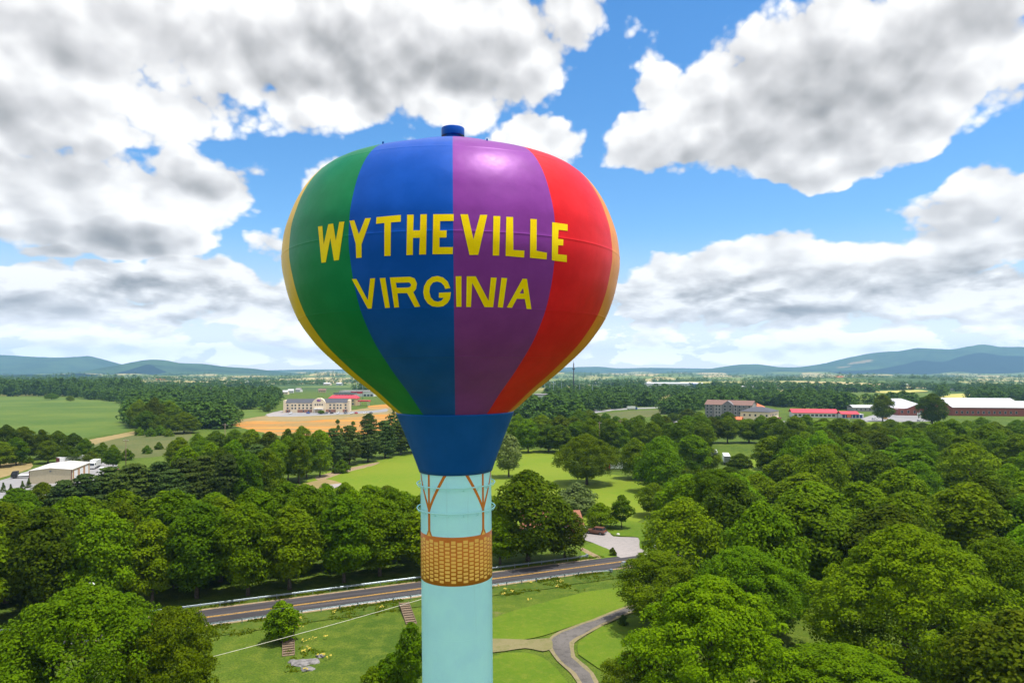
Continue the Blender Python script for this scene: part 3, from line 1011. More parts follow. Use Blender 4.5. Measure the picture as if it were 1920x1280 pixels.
L_OAK = leaf_mat('broad leaves', (.056, .116, .004), (.094, .164, .006), (.138, .21, .009))
L_LIGHT = leaf_mat('fresh leaves', (.078, .160, .005), (.118, .208, .008), (.162, .25, .012), 0.38)
L_DARK = leaf_mat('dark leaves', (.036, .070, .006), (.060, .096, .008), (.095, .125, .012), 0.26)
L_PINE = leaf_mat('pine needles', (.032, .062, .014), (.054, .086, .020), (.085, .110, .030), 0.18)
L_PALE = leaf_mat('pale leaves', (.10, .145, .045), (.14, .19, .06), (.18, .22, .09), 0.3)
M_BARK = mat('bark', (.095, .075, .058), 0.95, var=0.3, scale=4, bump=0.6, bscale=14)


def leaf_quads(c, nrm, size, rg):
    """c (n,3) centres, nrm (n,3), size (n,) -> verts (4n,3): small kite shaped leaf sprays"""
    n = len(c)
    r = rg.normal(size=(n, 3))
    u = np.cross(nrm, r)
    u /= np.linalg.norm(u, axis=1)[:, None] + 1e-9
    v = np.cross(nrm, u)
    asp = rg.uniform(.55, .95, n)[:, None]
    s = size[:, None]
    k = rg.uniform(-.25, .25, (n, 1)) * s
    V = np.stack([c - u * s, c - v * s * asp + nrm * k, c + u * s, c + v * s * asp - nrm * k], 1)
    return V.reshape(-1, 3)


def mesh_quads(name, V, m):
    n = len(V) // 4
    me = bpy.data.meshes.new(name)
    me.vertices.add(len(V))
    me.vertices.foreach_set('co', np.asarray(V, np.float32).ravel())
    me.loops.add(4 * n)
    me.loops.foreach_set('vertex_index', np.arange(4 * n, dtype=np.int32))
    me.polygons.add(n)
    me.polygons.foreach_set('loop_start', np.arange(0, 4 * n, 4, dtype=np.int32))
    me.update(calc_edges=True)
    me.validate()
    me.materials.append(m)
    return me


PROFS = {
    'round': [(0, .35), (.12, .72), (.3, .96), (.5, 1.0), (.7, .86), (.86, .58), (.96, .26), (1, .06)],
    'dome': [(0, .62), (.1, .88), (.28, 1.0), (.5, .95), (.7, .76), (.86, .5), (.96, .22), (1, .05)],
    'egg': [(0, .35), (.12, .75), (.3, 1.0), (.5, .97), (.7, .82), (.86, .58), (.95, .34), (1, .1)],
    'tall': [(0, .45), (.15, .82), (.35, 1.0), (.6, .96), (.8, .76), (.92, .5), (1, .14)],
    'cone': [(0, .75), (.08, 1.0), (.25, .86), (.5, .58), (.75, .29), (.93, .09), (1, .02)],
}


def crown_pts(W, H, z0, shape, nclump, per, leaf, seed, crad=(.13, .23), flat=0.75, tiers=0):
    rg = np.random.default_rng(seed)
    pf = PROFS[shape]
    tx, rx = [p[0] for p in pf], [p[1] for p in pf]
    # lobes: a few main limbs push the outline out or in
    nl = 9
    la = rg.uniform(0, 2 * np.pi, nl); lz = rg.uniform(.1, .95, nl); lw = rg.uniform(-.42, .30, nl)
    C, N, S = [], [], []
    for i in range(nclump):
        tz = rg.beta(1.15, 1.0)
        if tiers:
            tz = (math.floor(tz * tiers) + rg.normal(0, .10) + .5) / tiers
            tz = min(max(tz, 0), 1)
        a = rg.uniform(0, 2 * np.pi)
        k = 1 + sum(lw[j] * math.exp(-((math.atan2(math.sin(a - la[j]), math.cos(a - la[j]))) / .5) ** 2 - ((tz - lz[j]) / .18) ** 2) for j in range(nl))
        R = np.interp(tz, tx, rx) * W / 2 * k
        rr = R * (rg.uniform(.25, 1.0) ** .45)
        cr = W * rg.uniform(*crad) * (.55 + .45 * R / (W / 2))
        ctr = np.array([math.cos(a) * max(0, rr - cr * .55), math.sin(a) * max(0, rr - cr * .55), z0 + tz * (H - z0) - cr * .45])
        out = np.array([math.cos(a) * rr / W * 2, math.sin(a) * rr / W * 2, .35 + .8 * tz])
        out /= np.linalg.norm(out)
        n = int(per * rg.uniform(.7, 1.3))
        d = rg.normal(size=(n, 3)) + out * .95 + np.array([0, 0, .25])
        d /= np.linalg.norm(d, axis=1)[:, None]
        rad = cr * rg.uniform(.62, 1.05, n)[:, None]
        p = ctr + d * rad * np.array([1, 1, flat])
        nr = d * .9 + rg.normal(size=(n, 3)) * .42 + np.array([0, 0, .30])
        nr /= np.linalg.norm(nr, axis=1)[:, None]
        C.append(p); N.append(nr); S.append(leaf * rg.uniform(.6, 1.25, n))
    C, N, S = np.concatenate(C), np.concatenate(N), np.concatenate(S)
    return leaf_quads(C, N, S, rg)


def trunk_mb(W, H, z0, seed, limbs=7, r=0.26, lean=0.25):
    rg = random.Random(seed)
    mb = MB()
    top = H * .72
    pts = [(0, 0, -.3)]
    for k in range(1, 7):
        z = top * k / 6
        pts.append((rg.uniform(-lean, lean) * k / 3, rg.uniform(-lean, lean) * k / 3, z))
    mb.tube(pts, [r * 1.45, r, r * .9, r * .75, r * .55, r * .38, r * .14], 8)
    for i in range(limbs):
        f = rg.uniform(.28, .85)
        zz = max(z0 * .8, top * f)
        k = min(5, int(zz / top * 6))
        u = zz / top * 6 - k
        b = Vector(pts[k]).lerp(Vector(pts[k + 1]), u)
        a = rg.uniform(0, 2 * PI)
        L = W * rg.uniform(.25, .42) * (1.1 - .5 * f)
        e = b + Vector((math.cos(a) * L, math.sin(a) * L, L * rg.uniform(.35, .9)))
        m_ = b.lerp(e, .5) + Vector((0, 0, L * .1))
        mb.tube([b, m_, e], [r * .42 * (1.1 - f), r * .26 * (1.1 - f), r * .06], 6)
    return mb


PROTO = {}


def proto(key, leafm, W, H, z0, shape, nclump, per, leaf, seed, r=.26, limbs=7, **kw):
    V = crown_pts(W, H, z0, shape, nclump, per, leaf, seed, **kw)
    me = mesh_quads('crown', V, leafm)
    tm = trunk_mb(W, H, z0, seed, limbs, r)
    tme = bpy.data.meshes.new('trunk')
    tme.from_pydata(tm.v, [], tm.f)
    tme.polygons.foreach_set('use_smooth', tm.sm)
    tme.materials.append(M_BARK)
    PROTO[key] = (me, tme, W, H)


# large trees close by
proto('big0', L_OAK, 22, 19, 3.5, 'round', 420, 150, .185, 101, .42, 12, crad=(.06, .115))
proto('big1', L_LIGHT, 22, 19, 3.0, 'dome', 480, 150, .175, 102, .42, 12, crad=(.05, .10))
proto('big2', L_OAK, 16, 16, 3.0, 'tall', 300, 140, .17, 103, .34, 10, crad=(.07, .13))
proto('big3', L_LIGHT, 20, 16, 2.5, 'dome', 440, 150, .175, 112, .36, 10, crad=(.055, .105))
# the general run of trees
for k, (s, w_, h_) in enumerate((('round', 12, 15), ('egg', 10, 16), ('tall', 11, 17), ('dome', 14, 14))):
    proto('oak%d' % k, L_OAK, w_, h_, 3.2, s, 150, 110, .25, 120 + k, .28, 8)
    proto('lit%d' % k, L_LIGHT, w_, h_, 3.0, s, 130, 110, .25, 140 + k, .26, 8)
    proto('drk%d' % k, L_DARK, w_, h_, 2.6, s, 150, 105, .25, 160 + k, .28, 8)
for k in range(3):
    proto('pin%d' % k, L_PINE, 9.5, 17, 2.2, ('egg', 'egg', 'tall')[k], 130, 60, .34, 180 + k, .26, 8, flat=.38, tiers=11, crad=(.15, .26))
proto('pale0', L_PALE, 10.5, 15, 3.4, 'round', 130, 60, .30, 190, .26, 9)
proto('pale1', L_PALE, 9, 8, .4, 'dome', 90, 60, .26, 191, .16, 6)
proto('col0', L_DARK, 5, 14, .8, 'tall', 80, 70, .28, 192, .2, 5)
proto('sml0', L_LIGHT, 6, 6.5, 1.4, 'dome', 110, 62, .16, 193, .12, 7)
proto('sml1', L_OAK, 5, 8, 2.2, 'egg', 100, 60, .17, 194, .11, 7)
proto('sml2', L_OAK, 4.6, 6, .7, 'egg', 110, 66, .15, 195, .12, 6)
proto('bsh0', L_DARK, 3.4, 2.6, .05, 'dome', 60, 60, .13, 196, .07, 4)
proto('bsh1', L_OAK, 4.0, 3.2, .05, 'dome', 70, 60, .15, 197, .07, 4)
proto('fir0', L_PINE, 3.4, 5.6, .3, 'cone', 70, 50, .16, 198, .09, 3)

NAMES = {'big': 'broadleaf_tree', 'oak': 'broadleaf_tree', 'lit': 'broadleaf_tree', 'drk': 'broadleaf_tree', 'pin': 'pine_tree', 'pale': 'broadleaf_tree', 'col': 'columnar_tree', 'sml': 'small_tree', 'bsh': 'shrub', 'fir': 'young_conifer'}
TREES = []


def tree(key, x, y, h, w_, label, group=None, z=None):
    cm, tm, W, H = PROTO[key]
    kind = NAMES[key.rstrip('0123456789')]
    if z is None:
        z = hgt(x, y)
    o = empty(kind, (x, y, z), rnd.uniform(0, 2 * PI), label, 'shrub' if kind == 'shrub' else 'tree', group)
    o.scale = (w_ / W, w_ / W, h / H)
    link('crown', cm, o)
    link('trunk', tm, o)
    TREES.append((x, y, max(w_ / 2, 2)))
    return o


def top(key, px, py, h, wpx, label, group=None):
    """by the crown's top pixel, true height and width in photograph pixels"""
    Y = F * (HC - h) / (py - HORIZON)
    return tree(key, (px - 960) / F * Y, Y, h, wpx / F * Y, label, group)


def base(key, px, py_base, py_top, wpx, label, group=None):
    x, y, _ = G(px, py_base)
    return tree(key, x, y, HC - (py_top - HORIZON) * y / F, wpx / F * y, label, group)


pick = lambda *k: rnd.choice(k)
# ---- single trees one can point to
top('big0', 160, 1098, 16, 330, 'big round tree at the bottom corner beside the road, lamp post rising from it')
top('big2', 322, 1140, 13, 190, 'broadleaf tree against the open lawn beside the guardrail, overlapping the big round tree')
top('big3', 10, 1185, 12, 210, 'low broadleaf tree at the very corner, half out of view')
top('big1', 1700, 985, 19, 370, 'very large yellow green spreading tree with feathery crown, largest in the wood')
top('big3', 1330, 1082, 15, 330, 'bright green bushy tree in front of the wood at the bottom edge beside the drive')
top('big2', 1235, 1036, 11, 180, 'broadleaf tree at the roadside beside the white roadside box')
top('big0', 1400, 1026, 13, 230, 'mid green tree standing between the bright bushy tree and the roadside wood')
top('big1', 1590, 1215, 9, 330, 'low pale green tree under the very large spreading tree')
top('big0', 1880, 1010, 16, 240, 'dark broad tree at the edge of the view beside the very large spreading tree')
top('drk0', 1910, 1150, 14, 260, 'dark shaded tree low at the edge of the view')
top('big2', 1190, 1225, 6, 130, 'low leafy tree on the corner where the curved drive meets the lawn')
base('sml2', 528, 1204, 1127, 66, 'small round tree alone on the lawn in front of the guardrail')
top('sml1', 772, 1168, 8.6, 62, 'slender young tree close beside the tower shaft')
top('bsh1', 735, 1226, 4.0, 80, 'leafy shrub on the lawn below the slender young tree')
top('bsh1', 700, 1250, 3.0, 60, 'low shrub at the bottom edge near the tower shaft')
base('bsh0', 1168, 1172, 1152, 20, 'small dark bush at the bend of the gravel drive')
base('drk0', 990, 1052, 884, 155, 'large dark dense tree hiding the house beside the tower')
base('oak1', 938, 1058, 955, 80, 'mid green tree tight against the tower, beside the dark dense tree')
base('drk2', 1058, 1048, 948, 84, 'dark tree in front of the brick house porch')
base('pale1', 1082, 962, 905, 86, 'wide grey green bush tree behind the brick house')
base('sml0', 1126, 990, 943, 64, 'small bright green layered tree behind the parked estate car')
base('sml1', 1165, 990, 928, 42, 'thin young tree on the lawn beside the parking apron')
base('bsh0', 1149, 1041, 1026, 15, 'small clipped round bush between the guardrail and driveway')
base('pale0', 954, 894, 814, 58, 'pale lone tree in the bright meadow beside the blue collar of the tower')
base('big0', 1100, 908, 814, 122, 'broad dark green tree standing in the bright meadow')
base('oak3', 1190, 897, 822, 66, 'open crowned tree at the meadow edge in front of the white box truck')
base('oak0', 1245, 896, 818, 66, 'round tree at the meadow edge before the parked box trucks')
base('oak2', 1298, 892, 815, 66, 'tall tree at the meadow edge beside the white trailers')
base('drk1', 1208, 900, 868, 40, 'dark bush tree in the shade of the meadow edge row')
base('drk3', 1275, 902, 872, 60, 'dark low tree in front of the row at the meadow edge')
base('col0', 1455, 925, 862, 46, 'dark narrow upright tree with bare streaked side in the wood')
base('drk1', 692, 808, 775, 30, 'dark round tree alone before the clay field')
base('oak0', 1655, 790, 739, 42, 'round tree in front of the white low building near the brick school')
base('drk0', 1748, 796, 738, 52, 'large dark tree before the middle of the brick school')
base('lit1', 560, 905, 812, 52, 'bright yellow green tree at the meadow corner')
base('lit2', 600, 893, 806, 50, 'second bright yellow green tree from the meadow corner, taller')
base('lit0', 520, 905, 826, 50, 'bright fresh green tree in front of the grey green pines')
base('bsh1', 640, 886, 862, 32, 'dark round bush at the meadow edge below the pines')
base('big3', 345, 812, 772, 62, 'low spreading trees edge of the field clump, widest')
for px, pb, pt, wp in ((262, 802, 750, 46), (290, 808, 746, 50), (318, 806, 752, 46), (275, 812, 770, 44), (305, 812, 776, 46)):
    base(pick('oak0', 'drk3', 'oak3'), px, pb, pt, wp, 'dense tree in the round clump beside the green crop field', 'trees of the clump beside the crop field')
for px, pb, wp in ((282, 818, 20), (262, 816, 18), (300, 816, 22), (316, 818, 18), (212, 852, 22), (238, 862, 24), (276, 850, 18), (192, 848, 22), (340, 838, 22), (298, 842, 16), (322, 853, 20)):
    base('bsh1', px, pb, pb - wp * .85, wp, 'scattered bush on the rough pasture below the field clump', 'bushes on the rough pasture')
for px, pb in ((5, 869), (24, 868), (42, 868), (56, 868)):
    base('bsh1', px, pb, pb - 12, 13, 'clipped round bush in the row along the dry grass behind the warehouse', 'row of round bushes behind the warehouse')
for px, pb in ((6, 922), (20, 925), (42, 919), (54, 914)):
    base('fir0', px, pb, pb - 18, 13, 'young conifer in front of the warehouse yard', 'young conifers by the warehouse yard')
for px, pb, pt, wp in ((97, 749, 737, 26), (132, 752, 742, 15)):
    base('oak3', px, pb, pt, wp, 'round bush tree standing alone in the crop field edge', 'lone bush trees in the crop field')
for px, pb, pt, wp in ((452, 782, 770, 14), (424, 782, 771, 12), (633, 795, 786, 9), (662, 798, 789, 9), (634, 808, 796, 8), (640, 812, 802, 8), (602, 776, 769, 16), (503, 773, 757, 12)):
    base('oak0', px, pb, pt, wp, 'small tree dotted about the clay and dry grass field', 'small trees about the clay field')

# ---- the wood behind the road beside the tower
for row in range(4):
    s = -104.0
    while s < 10 + row * 2:
        o = 9.5 + row * 10 + rnd.uniform(-1.5, 1.5)
        x, y, _ = road_pt(s, o)
        h = rnd.uniform(13.5, 17.5) + row * .6
        qx = 960 + F * x / y
        yt = float(np.interp(qx, [0, 200, 400, 520, 650, 780, 900], [935, 922, 912, 903, 903, 922, 950])) + rnd.uniform(-4, 26)
        h = min(h, HC - (yt - HORIZON) * y / F)
        if h < 8 or (780 < qx < 930 and row > 1):
            s += 7; continue
        tree(pick('oak0', 'oak1', 'oak2', 'oak2', 'lit1', 'drk2'), x, y, h, rnd.uniform(9, 12), 'roadside wood tree in the dense stand behind the far guardrail', 'trees of the roadside wood')
        s += rnd.uniform(6.5, 9.5)
# ---- pines and mixed trees behind that wood
for px, pt, h, wp, key in ((205, 872, 13, 70, 'pin0'), (250, 866, 14, 70, 'pin2'), (300, 862, 14, 66, 'pin0'), (345, 855, 15, 66, 'pin2'), (385, 850, 15, 60, 'pin0'), (425, 848, 16, 60, 'pin2'), (160, 885, 12, 66, 'pin0'), (120, 897, 11, 60, 'pin2'), (80, 905, 10, 60, 'drk0'), (30, 915, 10, 70, 'oak1'), (228, 884, 12, 56, 'pin2'), (322, 876, 13, 56, 'pin1')):
    top(key, px, pt, h, wp * 1.15, 'grey green pine in the belt between the warehouse and roadside wood', 'pine belt before the warehouse')
for px, pt, h, wp, key in ((350, 835, 15, 48, 'oak1'), (395, 828, 15, 46, 'lit0'), (440, 822, 16, 46, 'oak2'), (480, 830, 16, 46, 'pin0'), (465, 845, 16, 48, 'lit2'), (500, 842, 16, 50, 'oak0'), (415, 836, 15, 44, 'drk1'), (540, 818, 15, 40, 'lit0'), (575, 812, 15, 36, 'oak1'), (370, 808, 13, 36, 'oak3'), (405, 804, 13, 36, 'drk0'), (440, 806, 14, 36, 'oak0'), (472, 806, 14, 36, 'oak2'), (505, 808, 14, 34, 'drk1'), (335, 815, 13, 34, 'oak1'), (380, 818, 13, 36, 'lit0'), (540, 803, 13, 34, 'drk3'), (565, 798, 13, 36, 'oak3')):
    top(key, px, pt + rnd.uniform(-3, 6), h, wp * rnd.uniform(1.2, 1.6), 'tree in the mixed belt between the rough pasture and the meadow', 'mixed belt below the clay field')
for px, pb, pt, wp, key in ((625, 880, 800, 46, 'pin0'), (655, 872, 795, 48, 'pin2'), (690, 866, 792, 50, 'pin0'), (722, 858, 786, 50, 'pin2'), (752, 852, 788, 46, 'pin0'), (780, 848, 792, 44, 'pin2'), (640, 860, 812, 40, 'pin1'), (740, 846, 790, 36, 'pin1'), (800, 845, 792, 44, 'pin0'), (840, 843, 795, 46, 'pin2')):
    base(key, px, pb, pt, wp, 'dark pine in the row along the upper edge of the bright meadow', 'pines along the meadow edge')
for px, pb, pt, wp in ((-20, 868, 800, 50), (12, 866, 797, 46), (45, 862, 800, 46), (78, 860, 806, 44), (108, 858, 808, 42), (138, 856, 812, 36), (160, 858, 822, 30), (185, 866, 836, 34), (212, 876, 840, 36), (30, 872, 820, 46), (90, 868, 826, 44), (130, 872, 836, 40), (170, 874, 846, 36), (0, 876, 828, 50)):
    base(pick('drk0', 'drk1', 'oak0', 'drk3', 'oak2'), px, pb, pt, wp, 'dark tree in the thick belt below the crop field behind the warehouse', 'dark belt behind the warehouse')

# ---- belt beyond the meadow on the other side of the tower
px = 965
while px < 1500:
    for pb0, pt0 in ((846, 788), (832, 780)):
        if pb0 > 840 and px > 1330: continue
        q_ = px + rnd.uniform(-9, 9)
        pb = pb0 + rnd.uniform(-4, 4) + (px - 960) * .004
        base(pick('oak0', 'oak1', 'oak3', 'drk1', 'lit0', 'oak2'), q_, pb, pt0 + rnd.uniform(-5, 9), rnd.uniform(38, 54), 'tree in the long belt beyond the meadow before the highway', 'long tree belt beyond the meadow')
    px += 29
for px, pb, pt, wp in ((1085, 812, 768, 44), (1105, 806, 768, 36), (1062, 808, 786, 26), (1135, 800, 774, 26), (1155, 806, 780, 28), (1200, 798, 778, 26), (1230, 794, 776, 24), (1262, 792, 774, 26), (1290, 800, 766, 36), (1312, 806, 772, 34), (1365, 806, 772, 36), (1345, 812, 780, 36), (1395, 812, 786, 36), (1420, 822, 792, 34), (985, 798, 784, 20)):
    base(pick('oak0', 'oak3', 'drk1', 'oak1'), px, pb, pt, wp, 'tree in the scattered rows beside the highway and the grey hotel', 'trees beside the highway')
for px, pb, pt, wp in ((1490, 838, 780, 46), (1512, 826, 778, 40), (1545, 836, 785, 60), (1575, 842, 792, 50), (1520, 848, 800, 44), (1465, 846, 790, 46)):
    base(pick('drk0', 'oak0', 'oak3'), px, pb, pt, wp, 'dark rounded tree standing before the red roofed diner', 'trees before the red roofed diner')

# ---- the big wood on the other side of the road
def clear(x, y, d):
    return all((x - a) ** 2 + (y - b) ** 2 > (d * .5 + r * .62) ** 2 for a, b, r in TREES)


def road_off(x, y):
    return (Vector((x, y, 0)) - RP).dot(RN)


DRIVE = [G(*p)[:2] for p in ((1150, 1004), (1196, 1015), (1200, 1030), (1170, 980), (1230, 985), (1150, 960), (1212, 1000), (1180, 1020))]
cnt = 0
for tries in range(6000):
    if cnt >= 112: break
    y = rnd.uniform(106, 340)
    x = y * rnd.uniform(.155, .84)
    px, py = 960 + F * x / y, HORIZON + F * HC / y
    if abs(road_off(x, y)) < 9.5: continue
    if py < 905 and px < 1385: continue
    if px < 1275 and py > 940: continue
    if px < 1215: continue
    if any((x - a) ** 2 + (y - b) ** 2 < 64 for a, b in DRIVE): continue
    # gaps of lawn inside the wood
    if 1360 < px < 1475 and 850 < py < 880: continue
    if 1460 < px < 1560 and py > 1130: continue
    h = rnd.uniform(12.5, 18)
    if px > 1640: h = min(h, HC - (rnd.uniform(786, 800) - HORIZON) * y / F) if y > 300 else h
    if h < 8: continue
    w_ = rnd.uniform(12, 17)
    if py < 860: h *= .9
    if 1290 < px < 1430:
        h = min(h, HC - (rnd.uniform(876, 890) - HORIZON) * y / F)
        if h < 7: continue
    if not clear(x, y, w_ * .72): continue
    tree(pick('oak0', 'oak1', 'oak2', 'oak3', 'lit0', 'lit3', 'lit1', 'drk0', 'drk3'), x, y, h, w_, 'broadleaf tree in the big wood between the road and the brick school', 'trees of the big wood')
    cnt += 1
base('oak3', 1326, 886, 836, 50, 'round tree half hiding the pair of white trailers')
base('drk1', 1388, 888, 850, 44, 'dark bush tree on the lawn beside the white trailers')
top('oak0', 1288, 893, 15, 120, 'tall full tree at the front of the big wood opposite the driveway')
top('big2', 1345, 880, 17, 150, 'tallest mid green tree at the front of the big wood behind the driveway')
top('lit0', 1226, 906, 8.5, 70, 'lower yellow green tree at the wood edge beside the driveway mouth')

for k in range(11):
    top(pick('oak0', 'drk1', 'oak3', 'lit0', 'drk0'), 1640 + k * 29 + rnd.uniform(-8, 8), rnd.uniform(782, 793), rnd.uniform(10, 12), rnd.uniform(40, 56), 'tree in the line along the lawn before the brick school', 'tree line before the brick school')

# ---- far woodland: one mass, made of single crowns too small to count
rg = np.random.default_rng(5)
FARP = []
for k in range(5):
    FARP.append(crown_pts(11, 13, 1.0, ('round', 'dome', 'tall', 'egg', 'dome')[k], 22, 7, 1.15, 300 + k, crad=(.18, .3)))
FARN = [crown_pts(12, 13, 1.0, ('round', 'dome', 'tall', 'egg', 'dome')[k], 42, 12, .72, 320 + k, crad=(.15, .26)) for k in range(5)]
FIELD = PALE_FIELDS + [[(-140, 742), (60, 743), (140, 746), (238, 756), (246, 802), (205, 814), (110, 824), (0, 816), (-140, 812)],
         [(312, 762), (420, 770), (500, 766), (498, 778), (430, 788), (330, 790)],
         [(430, 790), (500, 775), (530, 741), (760, 741), (800, 790), (740, 812), (640, 825), (545, 825), (430, 812)],
         [(960, 802), (1000, 790), (1060, 779), (1110, 771), (1200, 762), (1310, 761), (1310, 768), (1200, 772), (1110, 780), (1010, 800), (960, 815)],
         [(1080, 785), (1180, 768), (1260, 766), (1240, 780), (1160, 792), (1090, 798)],
         [(1480, 850), (1470, 788), (1500, 773), (1590, 770), (1595, 760), (1662, 760), (1665, 768), (1960, 768), (1960, 795), (1700, 800), (1600, 812), (1530, 840)],
         [(1310, 800), (1310, 770), (1460, 768), (1470, 800)], [(1756, 750), (1780, 737), (1838, 735), (1846, 748)], [(1235, 748), (1255, 738), (1340, 738), (1310, 750)],
         [(1210, 729), (1215, 718), (1335, 718), (1335, 729)], [(960, 775), (990, 735), (1025, 735), (1020, 780)],
         [(385, 735), (520, 722), (640, 720), (640, 726), (520, 730), (420, 742)], [(40, 872), (40, 820), (360, 800), (360, 860)]]


Vs = []
n_far = 0
for tries in range(60000):
    if n_far > 8500: break
    u = rnd.random()
    Y = 420 * (6800 / 420) ** u
    px = rnd.uniform(-60, 1980)
    x = (px - 960) / F * Y
    py = HORIZON + F * HC / Y
    nz = noise.noise(Vector((x / 260, Y / 420, 1.7))) + .5 * noise.noise(Vector((x / 90, Y / 130, 4.4)))
    th = -.04
    if py > 745: th = -.18
    if px < 260 and 712 < py < 745: th = -1
    if px > 1480 and py < 836 and py > 768: continue
    if 1300 < px < 1480 and 768 < py < 822: continue
    if 722 <= py < 770 and px > 1090: th = -.10
    if py < 722 and px > 320: th = .03
    if nz < th: continue
    if any(inpoly(px, py, P) for P in FIELD): continue
    if py > 748 and not clear(x, Y, 6): continue
    s = rnd.uniform(.75, 1.25) * (1.25 if Y > 2500 else 1.0)
    hs = s * (1.55 if (px < 260 and 712 < py < 745) else 1.0) * rnd.uniform(.85, 1.15)
    ws = s * (1.6 if Y > 2500 else 1.4)
    a = rnd.uniform(0, 2 * PI)
    P = (FARN if Y < 1050 else FARP)[rnd.randrange(5)]
    if Y > 1800:
        P = P.reshape(-1, 4, 3)[::3].reshape(-1, 3) * 1.0
    ca, sa = math.cos(a) * ws, math.sin(a) * ws
    Q = np.empty_like(P)
    Q[:, 0] = P[:, 0] * ca - P[:, 1] * sa + x
    Q[:, 1] = P[:, 0] * sa + P[:, 1] * ca + Y
    Q[:, 2] = P[:, 2] * hs + hgt(x, Y)
    Vs.append(Q)
    n_far += 1
L_FAR = leaf_mat('far leaves', (.036, .076, .012), (.062, .105, .018), (.09, .14, .025), 0.15)
tag(link('woodland', mesh_quads('woodland', np.concatenate(Vs), L_FAR)), kind='stuff')
print('TREES', len(TREES), 'FAR', n_far)
# ------------------------------------------------------------------ buildings
M_CREAM = mat('cream render', (.82, .68, .48), 0.85, var=.06, streak=.2)
M_TAN = mat('tan render', (.66, .50, .28), 0.85, var=.07, streak=.2)
M_WHITEW = mat('white wall', (.72, .71, .69), 0.8, var=.05, streak=.25)
M_GREYW = mat('grey siding', (.36, .33, .34), 0.85, var=.06, streak=.2)
M_GREYD = mat('darker grey siding', (.20, .185, .20), 0.85, var=.06)
M_PINKB = mat('pinkish brick', (.36, .17, .12), 0.9, var=.15, scale=6)
M_BRICK = mat('red brick', (.27, .075, .05), 0.9, var=.2, scale=5, bump=.3, streak=.2)
M_OBRICK = mat('orange brick', (.42, .15, .06), 0.9, var=.2, scale=6, bump=.3)
M_SLATE = mat('slate shingles', (.075, .078, .095), 0.85, var=.15, scale=5)
M_BROWNR = mat('brown shingles', (.21, .12, .095), 0.9, var=.15, scale=4)
M_REDR = mat('red metal roof', (.62, .035, .06), 0.55, var=.08, streak=.2)
M_ORANGER = mat('orange roof', (.62, .15, .045), 0.7, var=.1, streak=.2)
M_WHITER = mat('pale metal roof', (.62, .62, .65), 0.5, var=.05, streak=.35)
M_BEIGEM = mat('beige metal siding', (.50, .43, .29), 0.7, var=.05, streak=.3)
M_MAROON = mat('maroon trim', (.16, .035, .035), 0.6)
M_ORANGED = mat('orange brown door', (.55, .25, .11), 0.6)
M_GLASS = mat('dark window glass', (.035, .045, .06), 0.12, var=.2)
M_BGLASS = mat('blue window glass', (.02, .06, .22), 0.15, var=.2)
M_WHITE = mat('white paint', (.80, .80, .80), 0.5, var=.04, streak=.2)
M_CONC = mat('concrete', (.42, .40, .37), 0.9, var=.1, bump=.2)
M_GALV = mat('galvanized steel', (.30, .36, .40), 0.42, 0.55, var=.12, scale=5, streak=.3)
M_POLE = mat('grey steel pole', (.22, .23, .26), 0.5, 0.4)
M_WOOD = mat('weathered timber', (.20, .14, .09), 0.9, var=.2, scale=6)
M_BLACK = mat('black rubber', (.018, .018, .02), 0.8)
M_PURPLE = mat('purple sign face', (.16, .05, .22), 0.5)
M_BLUES = mat('blue paint', (.03, .12, .45), 0.5)


def part(name, mb, m, root):
    return mb.build(name, m, root)


def windows(root, spots, y, w_, h_, m, axis='y', x=None, frame=None):
    """one window mesh, copied: spots of (along, z) on a wall at y (or x)"""
    fr = MB()
    if axis == 'y':
        fr.box(-w_ / 2 - .07, w_ / 2 + .07, -.05, .02, -.07, h_ + .07, 0).box(-w_ / 2, w_ / 2, -.065, .0, 0, h_, 1)
    else:
        fr.box(-.02, .05, -w_ / 2 - .07, w_ / 2 + .07, -.07, h_ + .07, 0).box(0, .065, -w_ / 2, w_ / 2, 0, h_, 1)
    first = None
    for a, z in spots:
        if first is None:
            o = first = fr.build('window', [frame or M_WHITE, m], root)
        else:
            o = first.copy()
            col.objects.link(o)
            o.parent = root
        o.location = (a, y, z) if axis == 'y' else (x, a, z)


def gable_roof(x0, x1, y0, y1, ze, zr, over=.5, th=.25):
    """ridge along x"""
    ym = (y0 + y1) / 2
    s = (zr - ze) / (ym - y0)
    p = [(y0 - over, ze - over * s), (ym, zr), (y1 + over, ze - over * s), (y1 + over, ze - over * s + th), (ym, zr + th), (y0 - over, ze - over * s + th)]
    return MB().prism(p, x0 - over, x1 + over, 0, 'x')


def gable_wall(x0, x1, y0, y1, ze, zr):
    ym = (y0 + y1) / 2
    return MB().prism([(y0, 0), (y1, 0), (y1, ze), (ym, zr), (y0, ze)], x0, x1, 0, 'x')


def hip_roof(x0, x1, y0, y1, ze, zr, over=.5, inset=None):
    ym = (y0 + y1) / 2
    i = inset if inset is not None else (y1 - y0) / 2
    a, b_, c, d = x0 - over, x1 + over, y0 - over, y1 + over
    vs = [(a, c, ze), (b_, c, ze), (b_, d, ze), (a, d, ze), (a + i, ym, zr), (b_ - i, ym, zr), (a, c, ze - .2), (b_, c, ze - .2), (b_, d, ze - .2), (a, d, ze - .2)]
    return MB().add(vs, [(0, 1, 5, 4), (1, 2, 5), (2, 3, 4, 5), (3, 0, 4), (0, 6, 7, 1), (1, 7, 8, 2), (2, 8, 9, 3), (3, 9, 6, 0), (9, 8, 7, 6)])


